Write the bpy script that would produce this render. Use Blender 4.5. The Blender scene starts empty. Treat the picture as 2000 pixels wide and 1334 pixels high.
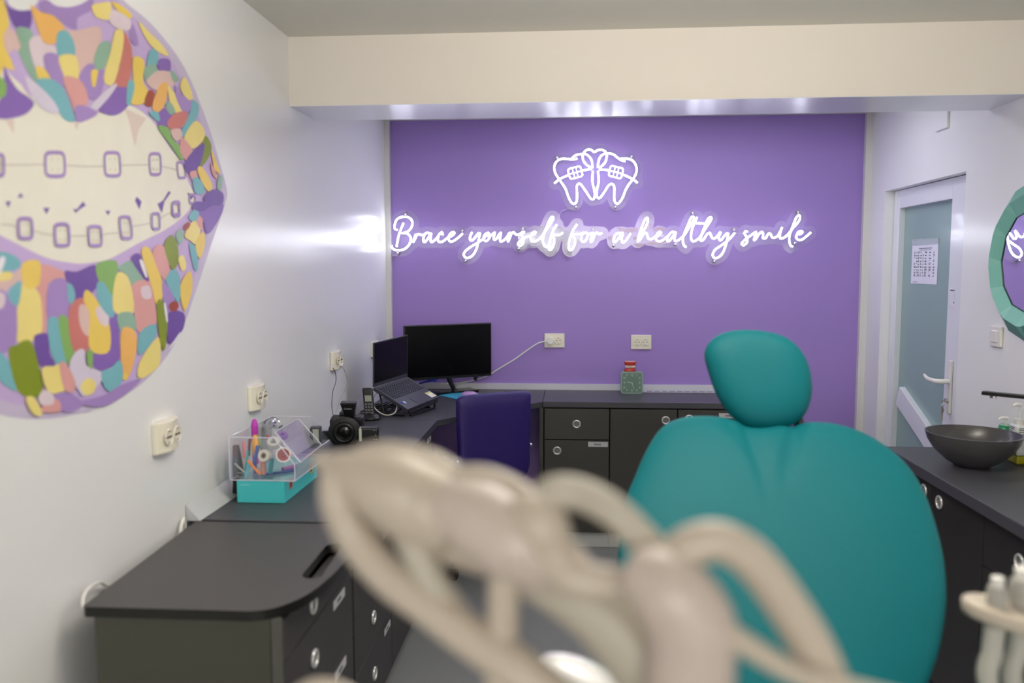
import bpy, math, random
from mathutils import Vector, Matrix
from mathutils.geometry import tessellate_polygon
random.seed(4)
scn = bpy.context.scene
COL = scn.collection
# ------------------------------------------------------------ camera
F, YAW, PIT, ROLL, EYE = 1605.0, .074, .0887, .002, 1.49
CR = (Matrix.Rotation(YAW, 3, 'Z') @ Matrix.Rotation(math.pi/2 - PIT, 3, 'X') @ Matrix.Rotation(-ROLL, 3, 'Z'))
cd = bpy.data.cameras.new('camera'); cam = bpy.data.objects.new('camera', cd); COL.objects.link(cam)
cam.matrix_world = Matrix.Translation((0, 0, EYE)) @ CR.to_4x4()
cd.sensor_width = 36; cd.lens = F/2000*36; cd.clip_start = .05
cd.dof.use_dof = True; cd.dof.focus_distance = 3.7; cd.dof.aperture_fstop = 1.9
scn.camera = cam
# ------------------------------------------------------------ world, lamps, exposure
w = bpy.data.worlds.new('world'); scn.world = w; w.use_nodes = True
w.node_tree.nodes['Background'].inputs[0].default_value = (.8, .85, 1, 1)
w.node_tree.nodes['Background'].inputs[1].default_value = .2
def area(name, loc, rot, sx, sy, e, col):
    l = bpy.data.lights.new(name, 'AREA'); l.shape = 'RECTANGLE'; l.size = sx; l.size_y = sy
    l.energy = e; l.color = col
    o = bpy.data.objects.new(name, l); o.location = loc; o.rotation_euler = rot; COL.objects.link(o); return o
UPR = (math.pi, 0, 0)
area('ceiling_lamp', (.35, 1.7, 2.33), (0, 0, 0), .6, .6, 7, (1, .95, .9))
area('ceiling_lamp', (.35, -2.2, 2.33), (0, 0, 0), .6, .6, 14, (1, .95, .9))
area('ceiling_bounce_fill', (.35, 1.7, 2.02), UPR, 1.2, .25, 38, (1, .94, .86))  # added upward fill without a fixture, lifts ceiling, beam and upper walls
area('window_daylight', (.4, -4.7, 1.6), (math.radians(94), 0, 0), 2.2, 1.5, 84, (1, .96, .91))
area('far_zone_fill', (.5, 3.95, 2.33), (0, 0, 0), 1.6, .3, 10, (.88, .92, 1))  # added fill hidden beyond the beam, brightens back zone, right wall and door
scn.view_settings.view_transform = 'Standard'; scn.view_settings.look = 'None'
scn.view_settings.gamma = 1; scn.view_settings.use_curve_mapping = False
scn.view_settings.exposure = -0.08
scn.cycles.max_bounces = 10; scn.cycles.transparent_max_bounces = 24
scn.cycles.caustics_reflective = False; scn.cycles.caustics_refractive = False
scn.cycles.sample_clamp_indirect = 6
# ------------------------------------------------------------ room measures (metres)
XL, XR, D, ZC, YC = -1.074, 1.626, 4.72, .79, 4.29
ZT = 2.36; YB1, YB2, ZB = 3.115, 3.423, 2.104
def ray(px, py): return CR @ Vector(((px-1000)/F, (667-py)/F, -1))
def at(px, py, ax, v):
    d = ray(px, py); return Vector((0, 0, EYE)) + d*((v - (0, 0, EYE)[ax])/d[ax])
def onp(px, py, p0, n):
    d = ray(px, py); o = Vector((0, 0, EYE)); return o + d*((Vector(p0)-o).dot(n)/d.dot(n))
# ------------------------------------------------------------ materials
def lin(c): c /= 255; return c/12.92 if c <= .04045 else ((c+.055)/1.055)**2.4
MATS = {}
def mat(name, rgb, rough=.5, metal=0, spec=.5, coat=0, alpha=1, trans=0, emit=0, bump=0, bscale=40, var=.03, vscale=6, ior=1.45):
    if name in MATS: return MATS[name]
    m = bpy.data.materials.new(name); m.use_nodes = True; nt = m.node_tree; b = nt.nodes['Principled BSDF']
    c = [lin(v) for v in rgb]
    tc = nt.nodes.new('ShaderNodeTexCoord'); nz = nt.nodes.new('ShaderNodeTexNoise'); nz.inputs['Scale'].default_value = vscale
    nz.inputs['Detail'].default_value = 4
    nt.links.new(tc.outputs['Object'], nz.inputs['Vector'])
    mx = nt.nodes.new('ShaderNodeMix'); mx.data_type = 'RGBA'
    mx.inputs['A'].default_value = [v*(1-var) for v in c]+[1]; mx.inputs['B'].default_value = [min(1, v*(1+var)) for v in c]+[1]
    nt.links.new(nz.outputs['Fac'], mx.inputs['Factor']); nt.links.new(mx.outputs['Result'], b.inputs['Base Color'])
    b.inputs['Roughness'].default_value = rough; b.inputs['Metallic'].default_value = metal
    b.inputs['Specular IOR Level'].default_value = spec; b.inputs['Coat Weight'].default_value = coat
    b.inputs['Coat Roughness'].default_value = .08; b.inputs['Alpha'].default_value = alpha
    b.inputs['Transmission Weight'].default_value = trans; b.inputs['IOR'].default_value = ior
    if emit:
        b.inputs['Emission Color'].default_value = c+[1]; b.inputs['Emission Strength'].default_value = emit
    if bump:
        n2 = nt.nodes.new('ShaderNodeTexNoise'); n2.inputs['Scale'].default_value = bscale; n2.inputs['Detail'].default_value = 6
        nt.links.new(tc.outputs['Object'], n2.inputs['Vector'])
        bp = nt.nodes.new('ShaderNodeBump'); bp.inputs['Strength'].default_value = bump; bp.inputs['Distance'].default_value = .01
        nt.links.new(n2.outputs['Fac'], bp.inputs['Height']); nt.links.new(bp.outputs['Normal'], b.inputs['Normal'])
    MATS[name] = m; return m
def clear_mat(name, rgb, opac, gloss_rough=.03):
    """thin clear plastic: mostly transparent with a little diffuse body and a fresnel sheen"""
    if name in MATS: return MATS[name]
    m = bpy.data.materials.new(name); m.use_nodes = True; nt = m.node_tree; N = nt.nodes; L = nt.links
    N.remove(N['Principled BSDF']); out = N['Material Output']
    t = N.new('ShaderNodeBsdfTransparent'); d = N.new('ShaderNodeBsdfDiffuse'); g = N.new('ShaderNodeBsdfGlossy')
    nz = N.new('ShaderNodeTexNoise'); nz.inputs['Scale'].default_value = 9
    mp = N.new('ShaderNodeMapRange'); mp.inputs['To Min'].default_value = opac*.85; mp.inputs['To Max'].default_value = opac*1.15
    L.new(nz.outputs['Fac'], mp.inputs['Value'])
    d.inputs['Color'].default_value = [lin(v) for v in rgb]+[1]; g.inputs['Roughness'].default_value = gloss_rough
    a = N.new('ShaderNodeMixShader'); L.new(mp.outputs[0], a.inputs[0]); L.new(t.outputs[0], a.inputs[1]); L.new(d.outputs[0], a.inputs[2])
    fr = N.new('ShaderNodeFresnel'); ge = N.new('ShaderNodeNewGeometry'); mi_ = N.new('ShaderNodeMapRange')
    mi_.inputs['To Min'].default_value = 1.45; mi_.inputs['To Max'].default_value = 1/1.45   # thin sheet: same sheen from both sides
    L.new(ge.outputs['Backfacing'], mi_.inputs['Value']); L.new(mi_.outputs[0], fr.inputs['IOR'])
    b = N.new('ShaderNodeMixShader'); L.new(fr.outputs[0], b.inputs[0]); L.new(a.outputs[0], b.inputs[1]); L.new(g.outputs[0], b.inputs[2])
    L.new(b.outputs[0], out.inputs[0]); MATS[name] = m; return m
wallm = mat('wall_paint', (240, 240, 240), .24, spec=.5, bump=.05, bscale=3, var=.015, vscale=2)
beamm = mat('beam_paint', (233, 226, 216), .6, var=.015)
soffm = mat('soffit_gloss_paint', (228, 230, 234), .22, spec=.6, var=.01)
ceilm = mat('ceiling_paint', (222, 220, 212), .7, var=.02)
purp = mat('purple_wall_paint', (161, 132, 206), .5, bump=.04, bscale=5, var=.03, vscale=2)
trimm = mat('trim_white', (226, 224, 220), .4)
floorm = mat('floor_vinyl', (128, 130, 130), .45, var=.2, vscale=300)
slate = mat('worktop_slate', (70, 70, 76), .32, spec=.5, bump=.25, bscale=700, var=.12, vscale=350)
slate_e = mat('worktop_edge', (50, 48, 46), .4)
carc = mat('cabinet_charcoal', (62, 60, 56), .42, var=.05)
carcd = mat('cabinet_black_gap', (12, 12, 12), .6)
olivep = mat('cart_olive_panel', (72, 72, 62), .38, var=.04)
cartm = mat('cart_top_charcoal', (68, 66, 65), .4, bump=.15, bscale=500, var=.04, vscale=200)
cartdk = mat('cart_drawer', (58, 54, 54), .45)
blk = mat('black_plastic', (20, 20, 22), .35)
blkm = mat('black_rubber', (16, 16, 16), .7)
blkg = mat('black_gloss', (8, 8, 10), .12, spec=.5)
scrm = mat('screen_off', (6, 6, 9), .2, spec=.25)
grayp = mat('grey_plastic', (120, 122, 126), .4)
chrome = mat('chrome', (205, 205, 208), .18, metal=1)
whitep = mat('white_plastic', (236, 234, 228), .25, coat=.3)
creamp = mat('cream_plastic', (236, 230, 212), .25, coat=.4)
lbl = mat('label_tape', (196, 194, 196), .4)
inkm = mat('print_ink', (90, 90, 100), .6)
tealm = mat('teal_vinyl', (0, 98, 106), .55, spec=.2, bump=.04, bscale=250, var=.04, vscale=3)
neon = mat('neon_white', (238, 240, 255), .4, emit=14, var=0)
def front_only(m, e):
    # neon flex sits in an opaque channel: it glows to the front, hardly to the wall behind
    nt = m.node_tree; g = nt.nodes.new('ShaderNodeNewGeometry'); sx = nt.nodes.new('ShaderNodeSeparateXYZ'); mr_ = nt.nodes.new('ShaderNodeMapRange')
    nt.links.new(g.outputs['True Normal'], sx.inputs[0]); nt.links.new(sx.outputs['Y'], mr_.inputs['Value'])
    mr_.inputs['From Min'].default_value = .35; mr_.inputs['From Max'].default_value = -.1; mr_.inputs['To Min'].default_value = e*.03; mr_.inputs['To Max'].default_value = e
    nt.links.new(mr_.outputs[0], nt.nodes['Principled BSDF'].inputs['Emission Strength'])
front_only(neon, 20)
# ------------------------------------------------------------ mesh helpers
def catmull(pts, n=6, closed=False):
    P = [Vector(p) for p in pts]; N = len(P); out = []
    for i in range(N if closed else N-1):
        g = (lambda k: P[k % N]) if closed else (lambda k: P[max(0, min(N-1, k))])
        p0, p1, p2, p3 = g(i-1), g(i), g(i+1), g(i+2)
        for j in range(n):
            t = j/n
            out.append(.5*((2*p1)+(p2-p0)*t+(2*p0-5*p1+4*p2-p3)*t*t+(3*p1-p0-3*p2+p3)*t*t*t))
    if not closed: out.append(P[-1].copy())
    return out
class MB:
    def __init__(s): s.v = []; s.f = []; s.m = []; s.mi = 0
    def face(s, idx): s.f.append(tuple(idx)); s.m.append(s.mi)
    def add(s, vs, fs):
        o = len(s.v); s.v += [Vector(v) for v in vs]
        for f in fs: s.face([o+i for i in f])
    def box(s, x0, x1, y0, y1, z0, z1):
        s.add([(x0,y0,z0),(x1,y0,z0),(x1,y1,z0),(x0,y1,z0),(x0,y0,z1),(x1,y0,z1),(x1,y1,z1),(x0,y1,z1)],
              [(3,2,1,0),(4,5,6,7),(0,1,5,4),(1,2,6,5),(2,3,7,6),(3,0,4,7)]); return s
    def obox(s, c, ax, ay, az):
        c, ax, ay, az = map(Vector, (c, ax, ay, az)); vs = []
        for k in (-1, 1):
            for a, b in ((-1,-1),(1,-1),(1,1),(-1,1)): vs.append(c+ax*a+ay*b+az*k)
        s.add(vs, [(3,2,1,0),(4,5,6,7),(0,1,5,4),(1,2,6,5),(2,3,7,6),(3,0,4,7)]); return s
    def prism(s, pts, off):
        """polygon pts (3D list) extruded by vector off"""
        P = [Vector(p) for p in pts]; n = len(P); off = Vector(off)
        s.add(P+[p+off for p in P], [tuple(range(n-1, -1, -1)), tuple(range(n, 2*n))]+[(i, (i+1)%n, n+(i+1)%n, n+i) for i in range(n)]); return s
    def tube(s, pts, r, seg=10, n=6, smooth=True, closed=False, flat=1, cap=True):
        R = r if isinstance(r, (list, tuple)) else [r]*len(pts)
        if smooth:
            q = catmull([tuple(p)+(rr,) for p, rr in zip(pts, R)], n, closed) if False else None
            P = catmull(pts, n, closed); N = len(pts); RR = []
            cnt = N if closed else N-1
            for i in range(cnt):
                for j in range(n): RR.append(R[i]+(R[(i+1)%N]-R[i])*j/n)
            if not closed: RR.append(R[-1])
        else: P = [Vector(p) for p in pts]; RR = list(R)
        o = len(s.v); m = len(P); nrm = None; up = None
        for i, p in enumerate(P):
            a = P[(i-1) % m] if closed else P[max(0, i-1)]; b = P[(i+1) % m] if closed else P[min(m-1, i+1)]
            t = (b-a);
            if t.length < 1e-9: t = Vector((0, 0, 1))
            t.normalize()
            if nrm is None:
                ref = Vector((0, 0, 1)) if abs(t.z) < .9 else Vector((1, 0, 0))
                nrm = t.cross(ref).normalized()
            else:
                nrm = (nrm - t*nrm.dot(t)).normalized()
            bn = t.cross(nrm)
            for k in range(seg):
                an = 2*math.pi*k/seg; s.v.append(p+(nrm*math.cos(an)+bn*math.sin(an)*flat)*RR[i])
        for i in range(m if closed else m-1):
            for k in range(seg):
                a = o+i*seg+k; b = o+i*seg+(k+1)%seg; c = o+((i+1)%m)*seg+(k+1)%seg; d = o+((i+1)%m)*seg+k
                s.face((a, b, c, d))
        if not closed and cap:
            s.face([o+k for k in range(seg-1, -1, -1)]); s.face([o+(m-1)*seg+k for k in range(seg)])
        return s
    def cyl(s, a, b, r, seg=20, r2=None): return s.tube([a, b], [r, r if r2 is None else r2], seg, smooth=False)
    def lathe(s, prof, c=(0,0,0), seg=28, ax='Z', sx=1, sy=1):
        """prof list of (r,h)"""
        o = len(s.v); c = Vector(c)
        for r, h in prof:
            for k in range(seg):
                a = 2*math.pi*k/seg; x, y = r*math.cos(a)*sx, r*math.sin(a)*sy
                s.v.append(c+(Vector((x, y, h)) if ax == 'Z' else Vector((x, h, y)) if ax == 'Y' else Vector((h, x, y))))
        for i in range(len(prof)-1):
            for k in range(seg):
                s.face((o+i*seg+k, o+i*seg+(k+1)%seg, o+(i+1)*seg+(k+1)%seg, o+(i+1)*seg+k))
        if prof[0][0] > 1e-5: s.face([o+k for k in range(seg-1, -1, -1)])
        if prof[-1][0] > 1e-5: s.face([o+(len(prof)-1)*seg+k for k in range(seg)])
        return s
    def ball(s, c, r, sx=1, sy=1, sz=1, seg=16, rot=None):
        o = len(s.v)
        prof = [(math.sin(math.pi*i/10)*r, -math.cos(math.pi*i/10)*r) for i in range(11)]
        prof[0] = (1e-4, -r); prof[-1] = (1e-4, r)
        s.lathe([(a, b) for a, b in prof], (0, 0, 0), seg)
        for i in range(o, len(s.v)):
            v = s.v[i]; v = Vector((v.x*sx, v.y*sy, v.z*sz))
            if rot: v = rot @ v
            s.v[i] = v+Vector(c)
        return s
    def xf(s, M):
        s.v = [M @ v for v in s.v]; return s
def setp(o, label=None, cat=None, group=None, kind=None):
    for k, v in (('label', label), ('category', cat), ('group', group), ('kind', kind)):
        if v: o[k] = v
    return o
def wloc(o):
    v = Vector((0, 0, 0))
    while o: v += o.location; o = o.parent
    return v
def build(name, mb, mats, parent=None, world=True, smooth=False, bev=0, bseg=2, sub=0, label=None, cat=None, group=None, kind=None, angle=None):
    me = bpy.data.meshes.new(name)
    if parent is not None: org = wloc(parent) if world else Vector((0, 0, 0)); loc = Vector((0, 0, 0))
    elif world:
        xs = [v.x for v in mb.v]; ys = [v.y for v in mb.v]; zs = [v.z for v in mb.v]
        org = Vector(((min(xs)+max(xs))/2, (min(ys)+max(ys))/2, min(zs))); loc = org.copy()
    else: org = Vector((0, 0, 0)); loc = Vector((0, 0, 0))
    me.from_pydata([tuple(v-org) for v in mb.v], [], mb.f)
    ms = mats if isinstance(mats, (list, tuple)) else [mats]
    for m in ms: me.materials.append(m)
    for p, i in zip(me.polygons, mb.m): p.material_index = min(i, len(ms)-1)
    me.validate(); me.update()
    if smooth:
        me.polygons.foreach_set('use_smooth', [True]*len(me.polygons))
        try: me.set_sharp_from_angle(angle=math.radians(angle or 40))
        except Exception: pass
    o = bpy.data.objects.new(name, me); COL.objects.link(o); o.location = loc
    if parent is not None: o.parent = parent
    if bev:
        b = o.modifiers.new('bevel', 'BEVEL'); b.width = bev; b.segments = bseg; b.limit_method = 'ANGLE'; b.angle_limit = math.radians(40)
    if sub:
        b = o.modifiers.new('sub', 'SUBSURF'); b.levels = sub; b.render_levels = sub
    return setp(o, label, cat, group, kind)
def thing(name, label, cat, loc=(0,0,0), group=None, rz=0):
    o = bpy.data.objects.new(name, None); COL.objects.link(o); o.location = loc; o.rotation_euler = (0, 0, rz)
    o.empty_display_size = .05
    return setp(o, label, cat, group)
def dup(root, loc, label, rz=None, group=None):
    def cp(o, par):
        c = o.copy(); COL.objects.link(c); c.parent = par
        for ch in o.children: cp(ch, c)
        return c
    r = cp(root, None); r.location = loc
    if rz is not None: r.rotation_euler = (0, 0, rz)
    r['label'] = label
    if group: r['group'] = group
    return r
def text_mb(s, size, org, ux, uy, depth=.0004, mb=None):
    """writing as a flat mesh: org = left baseline, ux/uy = unit directions"""
    cu = bpy.data.curves.new('t', 'FONT'); cu.body = s; cu.size = size; cu.align_x = 'CENTER'; cu.align_y = 'CENTER'
    o = bpy.data.objects.new('t', cu); COL.objects.link(o)
    me = bpy.data.meshes.new_from_object(o.evaluated_get(bpy.context.evaluated_depsgraph_get()))
    mb = mb or MB(); ux, uy = Vector(ux), Vector(uy); nn = ux.cross(uy)
    mb.add([Vector(org)+ux*v.co.x+uy*v.co.y+nn*depth for v in me.vertices], [tuple(p.vertices) for p in me.polygons])
    COL.objects.unlink(o); bpy.data.objects.remove(o); bpy.data.meshes.remove(me); return mb
# ============================================================ SETTING
S = 'structure'
build('floor', MB().box(XL-.1, XR+.6, -5.1, D+.1, -.1, 0), floorm, kind=S)
build('ceiling', MB().box(XL-.1, XR+.6, -5.1, D+.1, ZT, ZT+.1), ceilm, kind=S)
build('wall_left', MB().box(XL-.1, XL, -5.1, D+.1, 0, ZT), wallm, kind=S)
build('wall_back', MB().box(XL, XR, D, D+.1, 0, ZT), purp, kind=S)
build('wall_front', MB().box(XL, XR, -5.1, -5.0, 0, ZT), wallm, kind=S)
# right wall with the door opening
dy1 = at(1720, 600, 0, XR).y; dy0 = at(1875, 600, 0, XR).y; dz = 1.888
m = MB(); m.box(XR, XR+.1, -5.1, dy0, 0, ZT); m.box(XR, XR+.1, dy1, D+.1, 0, ZT); m.box(XR, XR+.1, dy0, dy1, dz, ZT)
build('wall_right', m, wallm, kind=S)
m = MB(); m.mi = 0; m.box(XL, XR, YB1, YB2, ZB+.002, ZT); m.mi = 1; m.box(XL, XR, YB1+.001, YB2-.001, ZB, ZB+.002)
build('ceiling_beam', m, [beamm, soffm], kind=S)
build('trim_1', MB().box(XL, XL+.028, D-.03, D, ZC+.04, ZT), trimm, kind=S)
build('trim_2', MB().box(XR-.035, XR, D-.03, D, 0, ZT), trimm, kind=S)
build('trim_3', MB().box(XL+.028, XR-.035, D-.02, D, ZT-.03, ZT), trimm, kind=S)
# door in the right wall
dx = XR+.042
fr = MB(); fy0, fy1, fz = dy0, dy1, dz
gy0 = at(1850, 600, 0, dx).y; gy1 = at(1749, 600, 0, dx).y; gz = at(1850, 390, 0, dx).z
def frame_box(m, x0, x1, ya, yb, za, zb, wa, wb, wt, wbm):
    m.box(x0, x1, ya, ya+wa, za, zb); m.box(x0, x1, yb-wb, yb, za, zb)
    m.box(x0, x1, ya+wa, yb-wb, zb-wt, zb); m.box(x0, x1, ya+wa, yb-wb, za, za+wbm)
door = thing('door_1', None, None, (dx+.03, (dy0+dy1)/2, 0)); door['kind'] = S
pvc = mat('door_white_pvc', (232, 234, 240), .25, coat=.2)
m = MB(); frame_box(m, dx+.006, dx+.058, fy0+.002, fy1-.002, 0.002, fz-.002, .045, .05, .05, .05)
build('door_frame', m, pvc, door, bev=.003)
m = MB(); sx0 = dx; frame_box(m, sx0, sx0+.052, fy0+.03, fy1-.035, .02, fz-.035, gy0-fy0-.03, fy1-.035-gy1, fz-.035-gz, .15)
# diagonal mullion
pa = at(1758, 782, 0, dx); pb = at(1818, 872, 0, dx)
dirv = (pb-pa).normalized(); pe = pa+dirv*((gy0-pa.y)/dirv.y); pn = Vector((0, -dirv.z, dirv.y))*.052
pa = pa-dirv*.05
m.prism([pa+pn+Vector((.003, 0, 0)), pe+pn+Vector((.003, 0, 0)), pe-pn+Vector((.003, 0, 0)), pa-pn+Vector((.003, 0, 0))], (.045, 0, 0))
build('sash', m, pvc, door, bev=.003)
glassm = mat('door_frosted_glass', (150, 176, 172), .22, spec=.5, var=.05, vscale=1.5)
build('glass_pane', MB().box(dx+.03, dx+.036, gy0-.01, gy1+.01, .15, gz+.01), glassm, door)
h = at(1858, 745, 0, dx); m = MB()
m.box(dx-.012, dx, h.y-.015, h.y+.015, h.z-.145, h.z+.095)
build('handle_plate', m, whitep, door, bev=.006, bseg=3)
m = MB(); hh = Vector((dx-.01, h.y, h.z)); m.tube([hh, hh+Vector((-.04, 0, 0)), hh+Vector((-.055, .03, 0)), hh+Vector((-.055, .09, .002)), hh+Vector((-.05, .135, .012))], [.011, .011, .01, .009, .006], 12)
build('door_handle', m, whitep, door, smooth=True)
kp = Vector((dx-.012, h.y, h.z-.085))
m = MB(); m.cyl(kp, kp+Vector((-.012, 0, 0)), .009); build('lock_cylinder', m, chrome, door, smooth=True)
# outside world behind the door: keep closed
build('wall_hallway', MB().box(XR+.45, XR+.5, 3.2, D+.1, 0, ZT), wallm, kind=S)
k = thing('door_key', 'small metal key hanging from the ring in the lock of the white glazed door', 'key', kp+Vector((-.03, 0, -.02)))
m = MB(); m.tube([kp+Vector((-.02, .0+.012*math.cos(a), -.014+.014*math.sin(a))) for a in [i*math.pi/5 for i in range(10)]], .0012, 6, closed=True, n=2)
build('key_ring', m, chrome, k, smooth=True)
mat('brass_key', (190, 180, 150), .3, metal=.8)
m = MB(); m.box(kp.x-.028, kp.x-.006, kp.y-.001, kp.y+.001, kp.z-.004, kp.z+.004); build('key_in_lock', m, MATS['brass_key'], k); m = MB()
m.cyl(kp+Vector((-.021, 0, -.042)), kp+Vector((-.018, 0, -.042)), .013); build('key_bow', m, MATS['brass_key'], k); m = MB(); m.box(kp.x-.021, kp.x-.018, kp.y-.003, kp.y+.003, kp.z-.09, kp.z-.05)
build('key_blade', m, mat('brass_key', (190, 180, 150), .3, metal=.8), k)
# paper notice taped on the glass
a = at(1783, 468, 0, dx+.029); b = at(1834, 464, 0, dx+.029); c2 = at(1834, 556, 0, dx+.029)
ny1, ny0, nz1, nz0 = a.y, b.y, b.z-.005, c2.z
no = thing('paper_notice', 'white printed timetable sheet in a plastic sleeve taped on the frosted door glass', 'notice', (dx+.028, (ny0+ny1)/2, nz0))
build('sheet', MB().box(dx+.0275, dx+.029, ny0, ny1, nz0, nz1), mat('paper', (236, 236, 248), .35), no)
m = MB(); W = ny1-ny0; Hh = nz1-nz0; X = dx+.027
def ink(u0, u1, v0, v1): m.box(X, X+.0004, ny1-u1*W, ny1-u0*W, nz0+v0*Hh, nz0+v1*Hh)
ink(.28, .78, .80, .815); ink(.3, .76, .765, .775)
for r in range(9):
    v = .70-r*.066
    for u, wd in ((.1, .06), (.19, .04), (.25, .06), (.35, .05), (.44, .04), (.52, .08), (.68, .07), (.84, .05)):
        if random.random() < .9: ink(u, u+wd*random.uniform(.6, 1.1), v, v+.022)
        if random.random() < .6: ink(u, u+wd*random.uniform(.5, 1.1), v+.03, v+.042)
ink(.08, .25, .035, .045)
build('printing', m, inkm, no)
m = MB(); m.box(X-.0006, X, ny0-.003, ny1+.003, nz1-.025, nz1+.006); build('tape', m, clear_mat('clear_tape', (225, 240, 240), .35), no)
a = at(1861, 578, 0, dx)
m = MB(); m.box(dx-.001, dx, a.y-.02, a.y+.03, a.z-.04, a.z+.035)
stk = thing('door_sticker', 'small white sticker with tiny grey print on the right stile of the door', 'sticker', (dx, a.y, a.z-.04))
build('backing', m, mat('sticker_white', (225, 225, 232), .4), stk)
m = MB(); m.box(dx-.0016, dx-.001, a.y-.015, a.y+.025, a.z+.022, a.z+.027); m.box(dx-.0016, dx-.001, a.y-.018, a.y-.008, a.z-.032, a.z-.027); build('printing', m, inkm, stk)
# shallow white duct on the right wall under the ceiling, casing
a = at(1830, 258, 0, XR); b = at(1854, 252, 0, XR)
build('wall_duct', MB().box(XR-.012, XR, b.y, a.y, a.z, ZT), wallm, bev=.003, label='shallow white duct cover high on the right wall above the door', cat='duct cover')
# ============================================================ WORKTOPS
E = 1e-3
wt = thing('corner_worktop', 'long dark slate worktop along the left wall and round the corner below the monitor', 'worktop', (XL, YC, ZC-.03))
fx = -.625
pL = [(XL+E, 2.185), (fx, 2.185), (fx, 3.73)]
m = MB(); m.mi = 0; m.prism([(x, y, ZC-.03) for x, y in [(XL+E, 2.185), (fx, 2.185), (fx, 3.728), (XL+E, 3.712)]], (0, 0, .03))
build('side_run', m, slate, wt, bev=.002)
m = MB(); m.prism([(x, y, ZC-.03) for x, y in [(XL+E, 3.715), (fx, 3.731), (-.158, 4.29), (-.158, D-E), (XL+E, D-E)]], (0, 0, .03))
build('corner_piece', m, slate, wt, bev=.002)
m = MB(); m.prism([(x, y, ZC-.03) for x, y in [(-.156, 4.29), (1.02, 4.29), (1.02, D-E), (-.156, D-E)]], (0, 0, .03))
build('back_run', m, slate, wt, bev=.002)
build('trim_4', MB().box(XL+.03, 1.03, D-.014, D-E, ZC+.001, ZC+.036), mat('upstand_white', (214, 214, 222), .35), kind=S)
up = mat('upstand_grey', (196, 198, 200), .25)
m = MB(); m.prism([(XL+.002, 2.165, ZC+.001), (XL+.042, 2.165, ZC+.001), (XL+.002, 2.165, ZC+.045)], (0, D-.05-2.165, 0))
build('trim_5', m, up, kind=S)
# ---- ring knob + label helpers (local frame given by origin, u (right), v(up), n (out))
def ring_knob(par, o, u, v, n, r=.0185):
    o, u, v, n = map(Vector, (o, u, v, n))
    def circ(rr, d, k=20): return [o+n*d+(u*math.cos(2*math.pi*i/k)+v*math.sin(2*math.pi*i/k))*rr for i in range(k)]
    m = MB(); m.tube(circ(r, .003), .0042, 8, closed=True, n=1, smooth=True)
    kb = build('ring_knob', m, mat('knob_satin_ring', (205, 205, 205), .3, metal=.4), par, smooth=True)
    m = MB(); k = circ(r, .001); m.prism(k, n*.001)
    build('finger_cup', m, mat('knob_cup', (120, 120, 118), .45), kb)
    return kb
def label_tape(par, o, u, v, n, w=.052, h=.013, name='label_tape'):
    o, u, v, n = map(Vector, (o, u, v, n))
    m = MB(); m.mi = 0; m.obox(o+n*.0006, u*w, v*h, n*.0006)
    m.mi = 1
    for i in range(7): m.obox(o+n*.0014+u*(-.35*w+i*.1*w), u*w*.035, v*h*.35, n*.0002)
    return build(name, m, [lbl, inkm], par)
# ---- back cabinets (fronts face -y)
U, V, N_ = (1, 0, 0), (0, 0, 1), (0, -1, 0)
def cab_front(name, par, x0, x1, z0, z1, y=YC):
    return build(name, MB().box(x0+.002, x1-.002, y, y+.018, z0+.002, z1-.002), carc, par, bev=.0015)
def back_cab(label, x0, x1, fronts):
    t = thing('base_cabinet', label, 'cabinet', ((x0+x1)/2, YC+.2, 0), 'base cabinets under the purple wall')
    build('body', MB().box(x0+.001, x1-.001, YC+.019, D-.03, .085, ZC-.031), carcd, t)
    build('plinth', MB().box(x0, x1, YC+.03, YC+.045, 0, .083), mat('plinth_light', (200, 202, 200), .4), t)
    for nm, a, b, z0, z1, kx, kz, lb in fronts:
        d = cab_front(nm, t, a, b, z0, z1)
        if kx: ring_knob(d, (kx, YC-.0005, kz), U, V, N_)
        if lb: label_tape(d, (lb[0], YC-.0005, lb[1]), U, V, N_)
    return t
k1 = at(1126, 828, 1, YC); k2 = at(1088, 880, 1, YC); k3 = at(1300, 821, 1, YC); k4 = at(1346, 818, 1, YC); l1 = at(1168, 868, 1, YC); l4 = at(1424, 812, 1, YC)
t = back_cab('charcoal base cabinet with one drawer over a door, just right of the purple desk chair', -.153, .195,
         [('drawer', -.148, .195, .588, .754, k1.x, k1.z, None), ('door', -.148, .195, .085, .586, k2.x, k2.z, (l1.x, l1.z))])
build('side_panel', MB().box(-.172, -.154, YC-.002, D-.03, 0, ZC-.031), carc, t)
back_cab('charcoal base cabinet with a single tall door and no drawer, below the square clock', .196, .547, [('door', .197, .547, .085, .754, k3.x, k3.z, None)])
back_cab('charcoal base cabinet half hidden behind the shoulder of the teal dental chair', .548, 1.0, [('door', .549, 1.0, .085, .754, k4.x, k4.z, (l4.x, l4.z))])
# ---- left run cabinets (fronts face +x)
LX = -.642
UL, NL = (0, 1, 0), (1, 0, 0)
def side_cab(label, y0, y1, rows, knobs, tapes):
    t = thing('drawer_cabinet', label, 'cabinet', (-.85, (y0+y1)/2, 0), 'drawer cabinets under the left worktop')
    build('body', MB().box(XL+.05, LX-.019, y0+.002, y1-.002, .06, ZC-.032), carcd, t)
    build('plinth', MB().box(LX-.06, LX-.03, y0, y1, 0, .06), carcd, t)
    for i in range(len(rows)-1):
        nm = 'drawer' if len(rows) > 2 else 'door'
        d = build(nm, MB().box(LX-.018, LX, y0+.002, y1-.002, rows[i+1]+.002, rows[i]-.002), cartdk, t, bev=.0015)
        if knobs: ring_knob(d, (LX+.0005, knobs, (rows[i]+rows[i+1])/2+.01), UL, V, NL)
        if tapes: label_tape(d, (LX+.0005, tapes, rows[i]-.03), UL, V, NL, .045, .011)
    return t
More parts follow.
